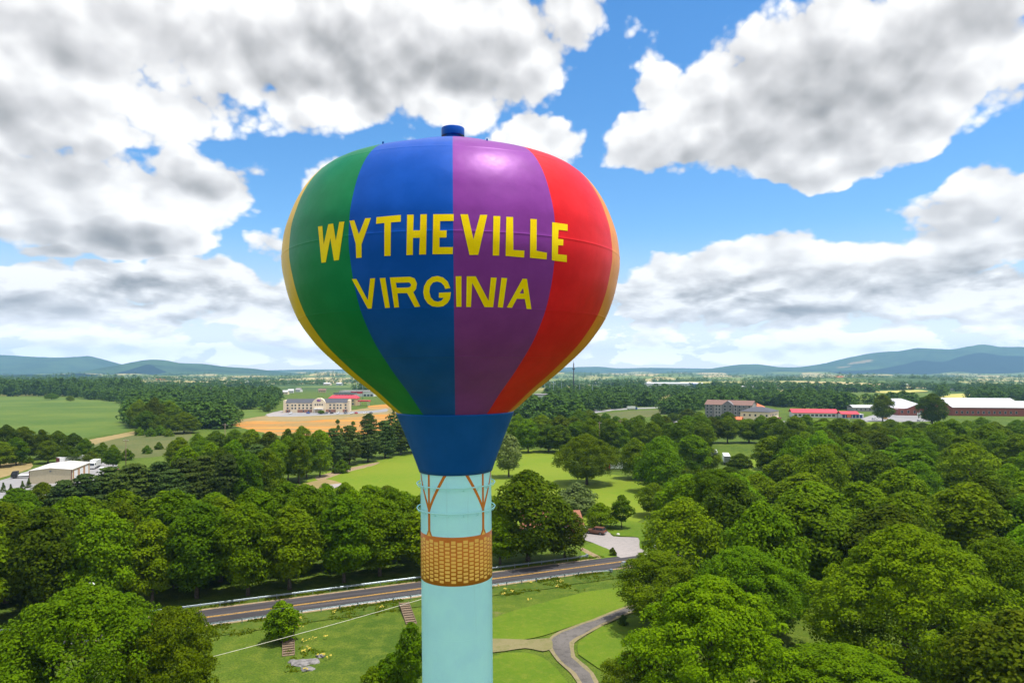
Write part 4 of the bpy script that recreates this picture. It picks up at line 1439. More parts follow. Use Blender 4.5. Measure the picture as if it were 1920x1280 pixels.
# cream hotel by the clay field
x0, y0, _ = G(532, 773.5)
x1, y1, _ = G(655, 772.5)
Lh = math.hypot(x1 - x0, y1 - y0)
h = empty('hotel', (x0, y0, 0), math.atan2(y1 - y0, x1 - x0), 'long cream three storey hotel with slate roof and central gable above the clay field', 'hotel')
part('wall', MB().box(0, Lh, 0, 15, 2.6, 8.6).box(-.3, 1.6, -.4, 15.4, 0, 11.2).box(Lh - 1.6, Lh + .3, -.4, 15.4, 0, 11.2), M_CREAM, h)
part('base_wall', MB().box(1.6, Lh - 1.6, -.06, 14.9, 0, 2.6), M_PINKB, h)
part('roof', gable_roof(1.7, Lh - 1.7, -.1, 15.1, 8.6, 12.0, .0), M_SLATE, h)
for a, b_ in ((6, 12), (Lh - 12, Lh - 6)):
    part('bay', MB().box(a, b_, -1.0, 0, 0, 8.5), M_CREAM, h)
cg = Lh * .535
part('gable', MB().prism([(cg - 6, 0), (cg + 6, 0), (cg + 6, 8.8), (cg + 4, 11.6), (cg + 1.8, 13.0), (cg - 1.8, 13.0), (cg - 4, 11.6), (cg - 6, 8.8)], -1.6, 6), M_CREAM, h)
sgn = MB()
sgn.lathe([(0, 0), (1.9, 0), (1.9, .15), (0, .15)], 24)
so = part('sign_panel', sgn, M_PURPLE, h)
so.location = (cg, -1.62, 11.0); so.rotation_euler = (R_(90), 0, 0); so.scale = (1, .55, 1)
part('porch', MB().box(cg - 4, cg + 4, -6, -1.6, 3.2, 3.9).box(cg - 3.8, cg - 3.3, -5.8, -5.3, 0, 3.2).box(cg + 3.3, cg + 3.8, -5.8, -5.3, 0, 3.2), M_WHITEW, h)
sp_ = []
for zz in (3.3, 6.0):
    for k in range(16):
        a = 3.4 + k * (Lh - 6.8) / 15
        if abs(a - cg) > 6.8 and not any(u - .4 < a < v_ + .4 for u, v_ in ((6, 12), (Lh - 12, Lh - 6))): sp_.append((a, zz))
windows(h, sp_, 0, 1.5, 1.5, M_GLASS)
windows(h, [(a, zz) for zz in (3.3, 6.0) for a in (7.6, 10.4, Lh - 10.4, Lh - 7.6)], -1.0, 1.4, 1.5, M_GLASS)
windows(h, [(cg + d, 6.4) for d in (-3, -1, 1, 3)], -1.6, 1.2, 1.5, M_GLASS)
windows(h, [(3.4 + k * (Lh - 6.8) / 11, .7) for k in range(12) if abs(3.4 + k * (Lh - 6.8) / 11 - cg) > 7 and not any(u - .9 < 3.4 + k * (Lh - 6.8) / 11 < v_ + .9 for u, v_ in ((6, 12), (Lh - 12, Lh - 6)))], -.06, 1.3, 1.4, M_GLASS)

# red roofed building behind it
h = empty('motel', at(640, 745), R_(-6), 'tan two storey building with bright red roof behind the cream hotel', 'building')
part('wall', MB().box(-14, 16, 0, 14, 0, 8.2), M_TAN, h)
part('roof', hip_roof(-14, 16, 0, 14, 8.2, 11.2, .7, 2.0), M_REDR, h)
windows(h, [(a, zz) for zz in (1, 4.6) for a in (-11, -7, -3, 1, 5, 9, 13)], 0, 1.8, 2.0, M_GLASS)
h = empty('canopy', at(683, 748), R_(-4), 'small red topped fuel canopy on posts beside the tan red roofed building', 'canopy')
part('roof', MB().box(-6, 6, -4, 4, 4.4, 5.8), M_REDR, h)
for a in (-5, 5):
    for b_ in (-3, 3): part('post', MB().box(a - .2, a + .2, b_ - .2, b_ + .2, 0, 4.4), M_WHITE, h)
h = empty('store', at(668, 1010), R_(-3), 'wide white flat roofed store behind the red roofed building', 'store')
part('wall', MB().box(-26, 26, 0, 30, 0, 7.5), M_WHITEW, h)
part('roof', MB().box(-26.4, 26.4, -.4, 30.4, 7.5, 8.3), M_GREYW, h)
part('fascia', MB().box(-8, 10, -.6, -.41, 4.6, 7.4), M_REDR, h)
windows(h, [(a, .4) for a in (-22, -17, -12, 13, 18, 23)], 0, 3.5, 2.8, M_GLASS)
h = empty('office_block', at(645, 900), R_(-3), 'low grey office with dark window band before the white store', 'office')
part('wall', MB().box(-14, 14, 0, 12, 0, 8.5), M_GREYW, h)
part('roof', MB().box(-14.3, 14.3, -.3, 12.3, 8.5, 9.1), M_SLATE, h)
windows(h, [(-10 + 4 * k, 5) for k in range(6)], 0, 3.2, 2.0, M_GLASS)

# white block beside the tower
h = empty('office_block', at(1009, 700), R_(-12), 'white two storey block seen at the edge of the striped tank', 'office')
part('wall', MB().box(-4, 7, 0, 14, 0, 13), M_WHITEW, h)
part('roof', MB().box(-4.4, 7.4, -.4, 14.4, 13, 14.2), M_GREYW, h)
windows(h, [(a, zz) for zz in (2, 5.5, 9) for a in (-2, 1.5, 5)], 0, 1.8, 2.2, M_GLASS)

# grey hotel
h = empty('hotel', at(1322, 556), R_(-33), 'grey four storey hotel with brown roof and small front gable among the trees', 'hotel')
Lh = 37
part('wall', gable_wall(0, Lh, 0, 15, 10.8, 14.0), M_GREYW, h)
part('roof', gable_roof(0, Lh, 0, 15, 10.8, 14.1, .5), M_BROWNR, h)
part('bay', MB().prism([(14, 0), (23, 0), (23, 10.9), (18.5, 14.2), (14, 10.9)], -1.4, 4), M_GREYD, h)
for a, b_ in ((0.4, 7), (26, 33)): part('bay', MB().box(a, b_, -.9, 0, 0, 10.6), M_GREYD, h)
windows(h, [(a, z) for z in (1.0, 3.8, 6.4, 8.9) for a in (9.2, 11.6, 24.4, 35)], 0, 1.2, 1.5, M_GLASS)
windows(h, [(a, z) for z in (1.0, 3.8, 6.4, 8.9) for a in (2.2, 5.2, 27.8, 31.0)], -.9, 1.5, 1.5, M_GLASS)
windows(h, [(a, z) for z in (3.8, 6.4, 8.9) for a in (16.4, 20.6)], -1.4, 1.6, 1.6, M_GLASS)
# yellow inn
h = empty('inn', at(1388, 505), R_(-36), 'cream yellow inn with low dark slate roof beside the grey hotel', 'hotel')
part('wall', MB().box(0, 21, 0, 24, 0, 8.2), M_CREAM, h)
part('roof', hip_roof(0, 21, 0, 24, 8.2, 11.4, .8, 9), M_SLATE, h)
part('porch', MB().box(20.9, 27, 2, 9, 3.4, 4.2).box(26, 26.5, 2.2, 2.7, 0, 3.4).box(26, 26.5, 8.2, 8.7, 0, 3.4), M_MAROON, h)
windows(h, [(a, z) for z in (1.2, 4.8) for a in (3, 7, 11, 15, 19)], 0, 1.3, 1.5, M_GLASS)
windows(h, [(a, 5.0) for a in (3, 7, 11, 15, 19)], 0, 1.3, 1.5, M_GLASS, 'x', 21)
h = empty('restaurant', at(1410, 600), R_(-20), 'building with bright orange hipped roof behind the cream yellow inn', 'restaurant')
part('wall', MB().box(-8, 10, 0, 15, 0, 6.0), M_TAN, h)
part('roof', hip_roof(-8, 10, 0, 15, 6.0, 9.6, .8), M_ORANGER, h)
windows(h, [(a, 2) for a in (-5, -1, 3, 7)], 0, 1.6, 1.8, M_GLASS)
h = empty('brick_shed', at(1376, 490), R_(-30), 'low reddish roofed shed at the foot of the cream yellow inn', 'shed')
part('wall', MB().box(-5, 5, 0, 7, 0, 3.2), M_PINKB, h)
part('roof', gable_roof(-5, 5, 0, 7, 3.2, 4.8, .5), M_ORANGER, h)
# diner
h = empty('diner', at(1486, 560), R_(-12), 'long white diner under a bright red sloping roof', 'restaurant')
part('wall', MB().box(0, 34, 0, 14, 0, 3.9), M_WHITEW, h)
part('roof', gable_roof(0, 34, 0, 14, 3.9, 6.4, .8), M_REDR, h)
windows(h, [(2.5 + 3.2 * k, 1) for k in range(10)], 0, 2.2, 1.6, M_GLASS)
h = empty('shop', at(1577, 545), R_(-8), 'small blue and white shop with red roof in the open lot', 'shop')
part('wall', MB().box(0, 17, 0, 10, 0, 3.6), M_WHITEW, h)
part('roof', gable_roof(0, 13, -1, 10, 3.6, 5.4, .5), M_REDR, h)
windows(h, [(2 + 2.6 * k, .6) for k in range(6)], 0, 1.9, 2.4, M_BGLASS, frame=M_BLUES)
h = empty('sign_board', at(1592, 525), 0, 'small red and white roadside sign before the blue and white shop', 'sign')
part('post', MB().box(-.2, .2, -.1, .1, 0, 2.4), M_WHITE, h)
part('panel', MB().box(-1.6, 1.6, -.15, .15, 2.2, 4.6), M_ORANGER, h)
# white long low building
h = empty('storehouse', at(1600, 640), R_(-4), 'long low white roofed building between the shop and the brick school', 'building')
part('wall', MB().box(0, 27, 0, 14, 0, 3.6), M_GREYW, h)
part('roof', gable_roof(0, 27, 0, 14, 3.6, 5.6, .5), M_WHITER, h)
windows(h, [(3 + 4 * k, 1.2) for k in range(6)], 0, 1.6, 1.4, M_GLASS)

# brick school
h = empty('school_building', at(1677, 590), R_(-8), 'red brick school with broad pale metal roofs behind the big wood', 'school')
part('entrance_wing', MB().prism([(0, 0), (24, 0), (24, 6), (15.5, 9.6), (7, 6), (0, 6)], -8, 26), M_BRICK, h)
wr = MB()
wr.add([(-.6, 26, 7.6), (-.6, -8.4, 5.2), (7, -8.8, 6.3), (15.5, -8.8, 10.0), (15.5, 26, 13.2), (7, 26, 13.0)], [(0, 1, 2, 5), (5, 2, 3, 4)])
wr.add([(15.5, -8.8, 10.0), (24.6, -8.8, 5.9), (24.6, 26, 8), (15.5, 26, 13.2)], [(0, 1, 2, 3)])
part('wing_roof', wr, M_WHITER, h)
part('wall', MB().prism([(0, 0), (46, 0), (46, 7.2), (23, 14.0), (0, 7.2)], 44, 100, 0, 'x'), M_BRICK, h).location = (0, -6, 0)
part('roof', gable_roof(44, 100, -6, 40, 7.2, 14.0, .8, .3), M_WHITER, h)
part('annexe_wall', MB().box(100, 150, -2, 36, 0, 6.6), M_BRICK, h)
part('annexe_roof', gable_roof(100.3, 150, -2, 36, 6.6, 11.6, .6, .3), M_WHITER, h)
windows(h, [(47 + 4.2 * k, 2) for k in range(12)], -6, 1.6, 2.0, M_GLASS)
windows(h, [(104 + 4.2 * k, 2) for k in range(8)], -2, 1.6, 2.0, M_GLASS)
windows(h, [(a, 2) for a in (3, 8, 13, 18, 22)], -8, 1.6, 2.2, M_GLASS)
part('door', MB().box(15, 18, -8.08, -7.95, 0, 2.6), M_WHITE, h)

# warehouse near by
wx, wy = -149.7, 232.0
h = empty('warehouse', (wx, wy, 0), R_(15.5), 'beige metal warehouse with pale low gable roof and orange trimmed roller doors', 'warehouse')
Wd, Dp = 12.5, 19.0
part('wall', MB().prism([(-Wd, 0), (0, 0), (0, 4.4), (-Wd / 2, 5.1), (-Wd, 4.4)], 0, Dp), M_BEIGEM, h)
rf = MB().prism([(-Wd - .3, 4.42), (-Wd / 2, 5.14), (.3, 4.42), (.3, 4.58), (-Wd / 2, 5.32), (-Wd - .3, 4.58)], -.25, Dp + .25)
part('roof', rf, mat('pale cream roof sheet', (.66, .62, .56), .55, var=.05, streak=.3), h)
part('trim', MB().box(-.12, .06, -.06, .12, 0, 4.4).box(-Wd - .06, -Wd + .12, -.06, .12, 0, 4.4), M_MAROON, h)
for k in range(3):
    y_ = 2.2 + k * 5.6
    d = part('roller_door', MB().box(.02, .10, y_, y_ + 3.6, 0, 3.7), M_WHITE, h)
    for q0 in (y_ - .45, y_ + 3.62): part('door_frame', MB().box(.02, .14, q0, q0 + .43, 0, 4.0), M_ORANGED, d)
part('vent', MB().box(-Wd * .5 - .3, -Wd * .5 + .3, -.1, 0, 3.9, 4.4), M_POLE, h)


def trailer(x, y, rz, label, L=12.5, body=None, group=None, h_=2.6):
    o = empty('trailer', (x, y, 0), rz, label, 'trailer', group)
    part('body', MB().box(0, L, -1.25, 1.25, 1.1, 1.1 + h_), body or M_WHITE, o)
    part('rear_door', MB().box(-.05, 0, -1.18, 1.18, 1.15, 1.05 + h_), M_MAROON if body is None else M_POLE, o)
    part('underframe', MB().box(.4, L - .4, -.6, .6, .8, 1.1), M_BLACK, o)
    for a in (1.4, 2.7):
        for s_ in (-1, 1):
            wl = MB().lathe([(0, -.14), (.5, -.14), (.5, .14), (0, .14)], 16)
            w_o = part('wheel', wl, M_BLACK, o)
            w_o.location = (a, s_ * 1.05, .5); w_o.rotation_euler = (R_(90), 0, 0)
    part('landing_leg', MB().box(L - 2.6, L - 2.4, -.9, -.7, 0, 1.1).box(L - 2.6, L - 2.4, .7, .9, 0, 1.1), M_POLE, o)
    return o


def truck(x, y, rz, label, cab=None, L=6.0, box=True):
    o = empty('box_truck', (x, y, 0), rz, label, 'truck')
    part('cab', MB().prism([(L + .1, .5), (L + 2.1, .5), (L + 2.1, 1.5), (L + 1.7, 2.5), (L + .1, 2.6)], -1.05, 1.05), cab or M_WHITE, o)
    part('windscreen', MB().add([(L + 2.13, -.95, 1.5), (L + 2.13, .95, 1.5), (L + 1.74, .9, 2.42), (L + 1.74, -.9, 2.42)], [(0, 1, 2, 3)]), M_GLASS, o)
    part('side_window', MB().box(L + .5, L + 1.5, -1.07, 1.07, 1.55, 2.3), M_GLASS, o)
    part('body' if box else 'flatbed', MB().box(0, L, -1.2, 1.2, .9, 3.3 if box else 1.15), M_WHITE, o)
    part('chassis', MB().box(.2, L + 2, -.5, .5, .5, .9), M_BLACK, o)
    for a in (1.2, L + 1.1):
        for s_ in (-1, 1):
            wo_ = part('wheel', MB().lathe([(0, -.13), (.46, -.13), (.46, .13), (0, .13)], 16), M_BLACK, o)
            wo_.location = (a, s_ * .95, .46); wo_.rotation_euler = (R_(90), 0, 0)
    return o


p = G(62, 885)
trailer(p[0], p[1] + 14, R_(62), 'white semi trailer with maroon rear standing behind the beige warehouse', 12)
p = G(84, 878)
trailer(p[0], p[1] + 8, R_(60), 'tan low trailer between the white semi trailer and warehouse', 9, M_BEIGEM, h_=1.5)
p = G(18, 897)
o = truck(p[0] + 7, p[1] + 3, R_(203), 'black pickup truck with pale flatbed on the warehouse yard', M_BLACK, 5.0, False)
p = G(171, 878)
truck(p[0], p[1] + 4, R_(-75), 'white box truck parked beside the far corner of the beige warehouse', None, 5)
p = G(186, 893)
truck(p[0], p[1], R_(15), 'red cabbed truck standing in the yard by the roller doors', M_REDR, 4.5)
p = G(1345, 872)
trailer(p[0] + 4, p[1], R_(76), 'white trailer nearest the lawn in the pair behind the trees', 12, M_WHITE)
p = G(1334, 866)
trailer(p[0] + 2, p[1] + 2, R_(76), 'white trailer behind its twin, mostly hidden by a tree', 12, M_WHITE)
p = G(1174, 882)
truck(p[0], p[1], R_(176), 'white box truck with red front under the meadow edge trees', M_REDR, 6)
p = G(1222, 880)
trailer(p[0], p[1], R_(4), 'long white trailer glimpsed through the meadow edge trees', 9, M_WHITE)

# house by the driveway
h = empty('brick_house', (15.9, 155.5, 0), R_(8), 'orange brick house with brown roof and white gutter mostly hidden by dark trees', 'house')
part('wall', gable_wall(-13, -1.6, 0, 8.5, 2.8, 5.2), M_OBRICK, h)
part('roof', gable_roof(-13, 0, 0, 8.5, 2.85, 5.3, .6, .2), mat('terracotta shingles', (.32, .13, .07), .9, var=.2, scale=4), h)
part('gutter', MB().box(-13.6, .75, -.85, -.62, 2.45, 2.7), M_WHITE, h)
part('pillar', MB().box(-.5, 0, -.1, .4, 0, 2.8), M_OBRICK, h)
windows(h, [(-10, .9), (-6, .9)], 0, 1.3, 1.3, M_GLASS)
part('door', MB().box(-3.8, -2.9, -.06, .02, 0, 2.05), M_WHITE, h)

# brown estate car on the driveway
def car(x, y, rz, label, paint_m, z=0.11):
    o = empty('parked_car', (x, y, z), rz, label, 'car')
    L = 4.6
    bm = bmesh.new()
    st = [(-2.3, .55, .80, .86), (-2.25, .42, .98, .90), (-1.2, .34, 1.0, .93), (0, .32, 1.0, .94), (1.0, .34, .98, .93), (1.9, .36, .90, .88), (2.25, .42, .78, .78), (2.3, .5, .70, .72)]
    rings = []
    for xx, zb, zt, wd in st:
        wd = wd * .95
        pts = [(-wd * .93, zb), (-wd, zb + .14), (-wd, zt - .12), (-wd * .93, zt), (wd * .93, zt), (wd, zt - .12), (wd, zb + .14), (wd * .93, zb)]
        rings.append([bm.verts.new((xx, a, b_)) for a, b_ in pts])
    for r0, r1 in zip(rings[:-1], rings[1:]):
        for k in range(8):
            bm.faces.new((r0[k], r1[k], r1[(k + 1) % 8], r0[(k + 1) % 8]))
    bm.faces.new(rings[0]); bm.faces.new(list(reversed(rings[-1])))
    # cabin
    c = [[(-2.15, .80, .98), (-1.95, .68, 1.66)], [(.85, .80, .98), (.15, .68, 1.64)]]
    vsb = []
    for (bx, bw, bz), (tx, tw, tz) in c:
        vsb.append([bm.verts.new(q_) for q_ in ((bx, -bw, bz), (bx, bw, bz), (tx, tw, tz), (tx, -tw, tz))])
    a, b_ = vsb
    bm.faces.new(a); bm.faces.new(list(reversed(b_)))
    for k in range(4):
        bm.faces.new((a[k], b_[k], b_[(k + 1) % 4], a[(k + 1) % 4]))
    bmesh.ops.recalc_face_normals(bm, faces=bm.faces)
    me = bpy.data.meshes.new('body')
    bm.to_mesh(me); bm.free()
    me.materials.append(paint_m)
    bo = link('body', me, o)
    md = bo.modifiers.new('bevel', 'BEVEL'); md.width = .05; md.segments = 2
    def pane(pts, nm='window'):
        part(nm, MB().add(pts, [tuple(range(len(pts)))]), M_GLASS, o)
    for s_ in (-1, 1):
        f = lambda u, v_: (u, s_ * (.80 - .12 * v_ + .012), 1.0 + .64 * v_)
        pane([f(-2.0, .12), f(-1.2, .12), f(-1.2, .85), f(-1.9, .85)])
        pane([f(-1.1, .12), f(-.3, .12), f(-.3, .85), f(-1.1, .85)])
        pane([f(-.2, .12), f(.62, .12), f(.12, .85), f(-.2, .85)])
    pane([(-2.15, -.68, 1.06), (-2.15, .68, 1.06), (-2.0, .60, 1.56), (-2.0, -.60, 1.56)], 'rear_window')
    pane([(.82, -.68, 1.06), (.82, .68, 1.06), (.27, .60, 1.56), (.27, -.60, 1.56)], 'windscreen')
    part('bumper', MB().box(-2.4, -2.28, -.85, .85, .38, .58), M_POLE, o)
    part('bumper', MB().box(2.26, 2.38, -.75, .75, .38, .56), M_POLE, o)
    for s_ in (-1, 1):
        part('tail_light', MB().box(-2.34, -2.26, s_ * .62 - .12, s_ * .62 + .12, .62, .9), M_REDR, o)
        part('headlight', MB().box(2.2, 2.33, s_ * .5 - .14, s_ * .5 + .14, .56, .70), M_WHITE, o)
        for a_ in (-1.4, 1.4):
            w_o = part('wheel', MB().lathe([(.20, -.115), (.34, -.115), (.36, -.07), (.36, .07), (.34, .115), (.20, .115)], 20), M_BLACK, o)
            part('rim', MB().lathe([(0, -.10), (.21, -.10), (.21, .10), (0, .10)], 14), M_GALV, w_o)
            w_o.location = (a_, s_ * .80, .36); w_o.rotation_euler = (R_(90), 0, 0)
    return o


p = G(1117, 1001)
car(p[0], p[1], R_(152), 'brown estate car parked on the gravel driveway by the brick house', mat('brown car paint', (.20, .085, .055), .3, var=.05, coat=.4))
# cars by the cream hotel
for k, (px, m_) in enumerate(((545, M_WHITE), (578, M_BLUES), (612, M_POLE), (622, M_BLACK), (634, M_WHITE), (648, M_GALV), (660, M_WHITE), (668, M_REDR), (684, M_WHITE), (696, M_POLE))):
    p = G(px, 775.5)
    o = car(p[0], p[1], R_(80 if k % 2 else 262), '', m_, .05)
    o['label'] = ('white', 'blue', 'grey', 'black', 'second white', 'silver', 'white, beyond the hotel corner,', 'red', 'white, near the clay mound,', 'grey, last in the row,')[k] + ' car in the parking row before the cream hotel'
    o['group'] = 'cars parked before the cream hotel'
for k, (px, py, m_, lb) in enumerate(((1068, 776, M_WHITE, 'white car on the highway bend'), (1118, 771, M_POLE, 'grey car on the highway'), (1012, 787, M_WHITE, 'white car on the near highway stretch'), (1478, 797, M_BLACK, 'dark car parked by the cream yellow inn'), (1640, 787, M_WHITE, 'white car parked by the brick school'), (1725, 790, M_WHITE, 'white car before the brick school wing'), (1660, 786, M_YLINE, 'yellow car parked near the white low building'))):
    p = G(px, py)
    o = car(p[0], p[1], R_(20), lb, m_, .05)
o = truck(*G(1176, 768)[:2], R_(10), 'white and blue box truck on the far highway', M_BLUES, 8)

# white far warehouse, and scattered houses across the valley
def barn(px, Y, L, D, h_, wm, rm, rz, label, name='farmhouse', cat='house', rise=2.0):
    x, y, _ = at(px, Y)
    o = empty(name, (x, y, hgt(x, y) - .3), R_(rz), label, cat)
    part('wall', gable_wall(-L / 2, L / 2, 0, D, h_, h_ + rise), wm, o)
    part('roof', gable_roof(-L / 2, L / 2, 0, D, h_, h_ + rise + .1, .5), rm, o)
    windows(o, [(-L / 2 + L * (k + .5) / 4, h_ * .4) for k in range(4)], 0, min(2, L / 9), h_ * .3, M_GLASS)
    return o


barn(1262, 1620, 120, 40, 9, M_WHITEW, M_WHITER, 0, 'very long white distribution shed far across the valley', 'distribution_shed', 'warehouse', 2)
o = barn(1310, 1600, 24, 20, 9, M_BLUES, M_WHITER, 0, 'blue walled end hall of the distant long white shed', 'hall', 'warehouse', 2)
FARB = [(1380, 1500, 14, 'pinkish', M_PINKB, M_WHITER), (1395, 1450, 12, 'cream', M_CREAM, M_WHITER), (1408, 1400, 11, 'white', M_WHITEW, M_WHITER), (1427, 1350, 14, 'white and blue', M_BLUES, M_WHITER), (1445, 1450, 12, 'yellow', M_TAN, M_ORANGER), (1464, 1500, 16, 'brick', M_BRICK, M_BROWNR), (1545, 1700, 40, 'long white roofed', M_GREYW, M_WHITER), (1560, 1350, 38, 'low white', M_WHITEW, M_WHITER), (1596, 1800, 24, 'tall white', M_WHITEW, M_WHITER),
        (1450, 1000, 12, 'pink walled', M_PINKB, M_BROWNR), (1480, 980, 18, 'long tan', M_TAN, M_BROWNR), (1640, 1500, 14, 'pale', M_CREAM, M_WHITER), (1592, 720, 8, 'small brown', M_BRICK, M_BROWNR), (1575, 2600, 30, 'orange roofed', M_TAN, M_ORANGER), (1795, 1500, 18, 'grey', M_GREYW, M_SLATE), (1700, 1900, 16, 'cream farm', M_CREAM, M_WHITER),
        (533, 1100, 12, 'cream gabled', M_CREAM, M_WHITER), (545, 1180, 10, 'small white', M_WHITEW, M_WHITER), (558, 1250, 12, 'grey roofed', M_WHITEW, M_GREYW), (604, 1200, 14, 'tan', M_TAN, M_BROWNR), (612, 1900, 22, 'cream block', M_CREAM, M_WHITER), (635, 2000, 20, 'pale hillside', M_WHITEW, M_WHITER), (415, 1150, 8, 'tiny white', M_WHITEW, M_WHITER), (425, 1250, 40, 'long pale roofed', M_TAN, M_WHITER), (400, 1300, 24, 'grey roofed long', M_GREYW, M_GREYW),
        (465, 2300, 34, 'white roofed farm', M_WHITEW, M_WHITER), (450, 1800, 26, 'pink roofed', M_PINKB, M_ORANGER), (250, 2400, 26, 'cream farm', M_CREAM, M_WHITER), (300, 2600, 34, 'orange walled', M_TAN, M_ORANGER), (540, 2500, 40, 'white valley', M_WHITEW, M_WHITER), (1118, 2600, 26, 'white hilltop', M_WHITEW, M_WHITER), (1167, 2200, 14, 'white tower like', M_WHITEW, M_WHITER), (1218, 1900, 9, 'narrow cream', M_CREAM, M_WHITER), (1222, 900, 10, 'small white', M_WHITEW, M_BROWNR), (1840, 1000, 10, 'tiny', M_WHITEW, M_GREYW)]
for k, (px, Y, L, what, wm, rm) in enumerate(FARB):
    where = 'beyond the grey hotel' if 1300 < px < 1520 else 'across the valley behind the diner and school' if px >= 1520 else 'behind the cream hotel' if px > 480 else 'in the trees beyond the crop field' if px < 480 else 'on the wooded rise'
    if 1000 < px < 1300: where = 'on the wooded rise behind the highway'
    barn(px, Y, L * .9, min(14, L * .6), 4.5, wm, rm, rnd.uniform(-25, 25), f'distant {what} house or barn {where}', 'farmhouse', 'house', 2.2)

# ------------------------------------------------------------------ street furniture
mast = empty('radio_mast', at(1075.5, 1000), 0, 'tall slim dark radio mast with antenna ring beyond the tank', 'mast')
M_MAST = mat('dark mast steel', (.05, .055, .075), .7)
part('shaft', MB().tube([(0, 0, 0), (0, 0, 49)], [1.15, .75], 10), M_MAST, mast)
part('antenna_platform', MB().lathe([(.3, 40), (1.9, 40.1), (1.9, 42), (.3, 42.1)], 12), M_MAST, mast)
part('antenna', MB().tube([(0, 0, 49), (0, 0, 53)], [.35, .2], 6), M_MAST, mast)


def light_pole(px, Y, h_, label):
    x, y, _ = at(px, Y)
    o = empty('light_pole', (x, y, hgt(x, y)), 0, label, 'light pole', 'tall pale light poles by the highway junction')
    part('pole', MB().tube([(0, 0, 0), (0, 0, h_)], [.28, .16], 8), M_GALV, o)
    part('lamp_head', MB().box(-.9, .9, -.3, .3, h_, h_ + .3), M_GALV, o)


for px, Y, hh in ((1021, 900, 23), (1031, 860, 22), (1038, 900, 25), (1041, 950, 23), (1053, 1000, 22), (1087, 950, 20), (1111, 930, 19), (680, 900, 24), (669, 950, 22)):
    light_pole(px, Y, hh, 'tall pale light pole standing over the trees near the highway junction')


def utility_pole(px, Y, h_, label):
    x, y, _ = at(px, Y)
    o = empty('utility_pole', (x, y, 0), rnd.uniform(-.4, .4), label, 'utility pole')
    part('pole', MB().tube([(0, 0, 0), (0, 0, h_)], [.17, .11], 8), M_WOOD, o)
    part('crossarm', MB().box(-1.1, 1.1, -.07, .07, h_ - .9, h_ - .72), M_WOOD, o)
    for a in (-.95, -.4, .4, .95):
        part('insulator', MB().tube([(a, 0, h_ - .72), (a, 0, h_ - .5)], .05, 6), M_WHITE, o)


utility_pole(1124, 330, 13.5, 'wooden utility pole rising from the tree belt beyond the meadow')
utility_pole(1163, 345, 13.5, 'wooden utility pole farther along the tree belt, before the highway')
utility_pole(422, 300, 15, 'wooden utility pole with wide crossarm in the mixed belt')
utility_pole(236, 262, 12, 'wooden utility pole beside the warehouse yard')
utility_pole(1722, 545, 9, 'wooden utility pole before the brick school wing')

# guardrails
def guardrail(o_, s0, s1, face, label):
    p = road_pt(s0, o_)
    root = empty('guardrail', (p[0], p[1], 0), math.atan2(RD.y, RD.x), label, 'guardrail', 'guardrails of the road')
    L = s1 - s0
    prof_ = [(0, .50), (.05, .545), (.05, .60), (0, .635), (0, .66), (.05, .695), (.05, .75), (0, .79)]
    mb = MB()
    n = int(L / 3.8)
    vs, fs = [], []
    for i in range(n + 1):
        x = L * i / n
        end = max(0, 1 - min(x, L - x) / 5.0)
        for d, z in prof_:
            vs.append((x, face * (d + .09) - face * .0 + face * -.6 * end * end, z - .12 * end))
    for i in range(n):
        for k in range(7):
            a = i * 8 + k
            fs.append((a, a + 8, a + 9, a + 1))
    mb.add(vs, fs, 0, False)
    part('beam', mb, M_GALV, root)
    first = None
    pm = MB().box(-.05, .05, -.075, .075, -.2, .84).box(-.05, .05, min(0.02, face * .13), max(-.02, face * .13), .52, .78)
    k = 0
    x = 1.2
    while x < L - 1:
        if first is None:
            q_ = first = pm.build('post', M_GALV, root)
        else:
            q_ = first.copy(); col.objects.link(q_); q_.parent = root
        end = max(0, 1 - min(x, L - x) / 5.0)
        q_.location = (x, -face * .6 * end * end, 0)
        x += 2.9
    part('end_terminal', MB().box(-.15, .25, -.7 * face - .2, -.7 * face + .25, .25, .75), M_GALV, root)
    part('end_terminal', MB().box(L - .1, L + .35, -.7 * face - .25, -.7 * face + .25, .25, .75), M_GALV, root)


s_far = (Vector(G(1125, 1058)) - RP).dot(RD)
s_near = (Vector(G(1163, 1083)) - RP).dot(RD)
guardrail(4.75, -100, s_far, -1, 'long galvanized guardrail on the far side of the road, along the wood')
guardrail(-4.75, -100, s_near, 1, 'long galvanized guardrail on the near side of the road, along the lawn')

# roadside box on a post
p = G(1170, 1073)
h = empty('roadside_box', (p[0], p[1], .1), R_(24), 'white box on a white post at the roadside near the end of the guardrail', 'post box')
part('post', MB().box(-.09, .09, -.09, .09, 0, 1.15), M_WHITE, h)
bx = MB().prism([(-.3, 1.15), (.3, 1.15), (.38, 1.7), (.38, 1.9), (-.38, 1.9), (-.38, 1.7)], -.3, .3)
part('box', bx, M_WHITE, h)
part('lid', MB().box(-.43, .43, -.36, .36, 1.9, 1.98), M_GALV, h)
p = G(1229, 1030)
h = empty('barrel', (p[0], p[1], .1), 0, 'small white and rust barrel at the driveway corner', 'barrel')
part('body', MB().lathe([(0, 0), (.32, 0), (.34, .3), (.34, .6), (.32, .9), (0, .9)], 16), M_WHITE, h)
part('hoop', MB().lathe([(.345, .25), (.36, .3), (.345, .35)], 16), M_OBRICK, h)
p = G(1159, 1003)
h = tag(MB().lathe([(0, -.1), (.3, -.05), (.42, .15), (.34, .36), (.12, .46), (0, .47)], 12).build('white_rock', mat('white stone', (.7, .68, .62), .9, var=.1)), 'white rounded stone on the lawn beside the parked estate car', 'stone')
h.location = (p[0], p[1], .03)

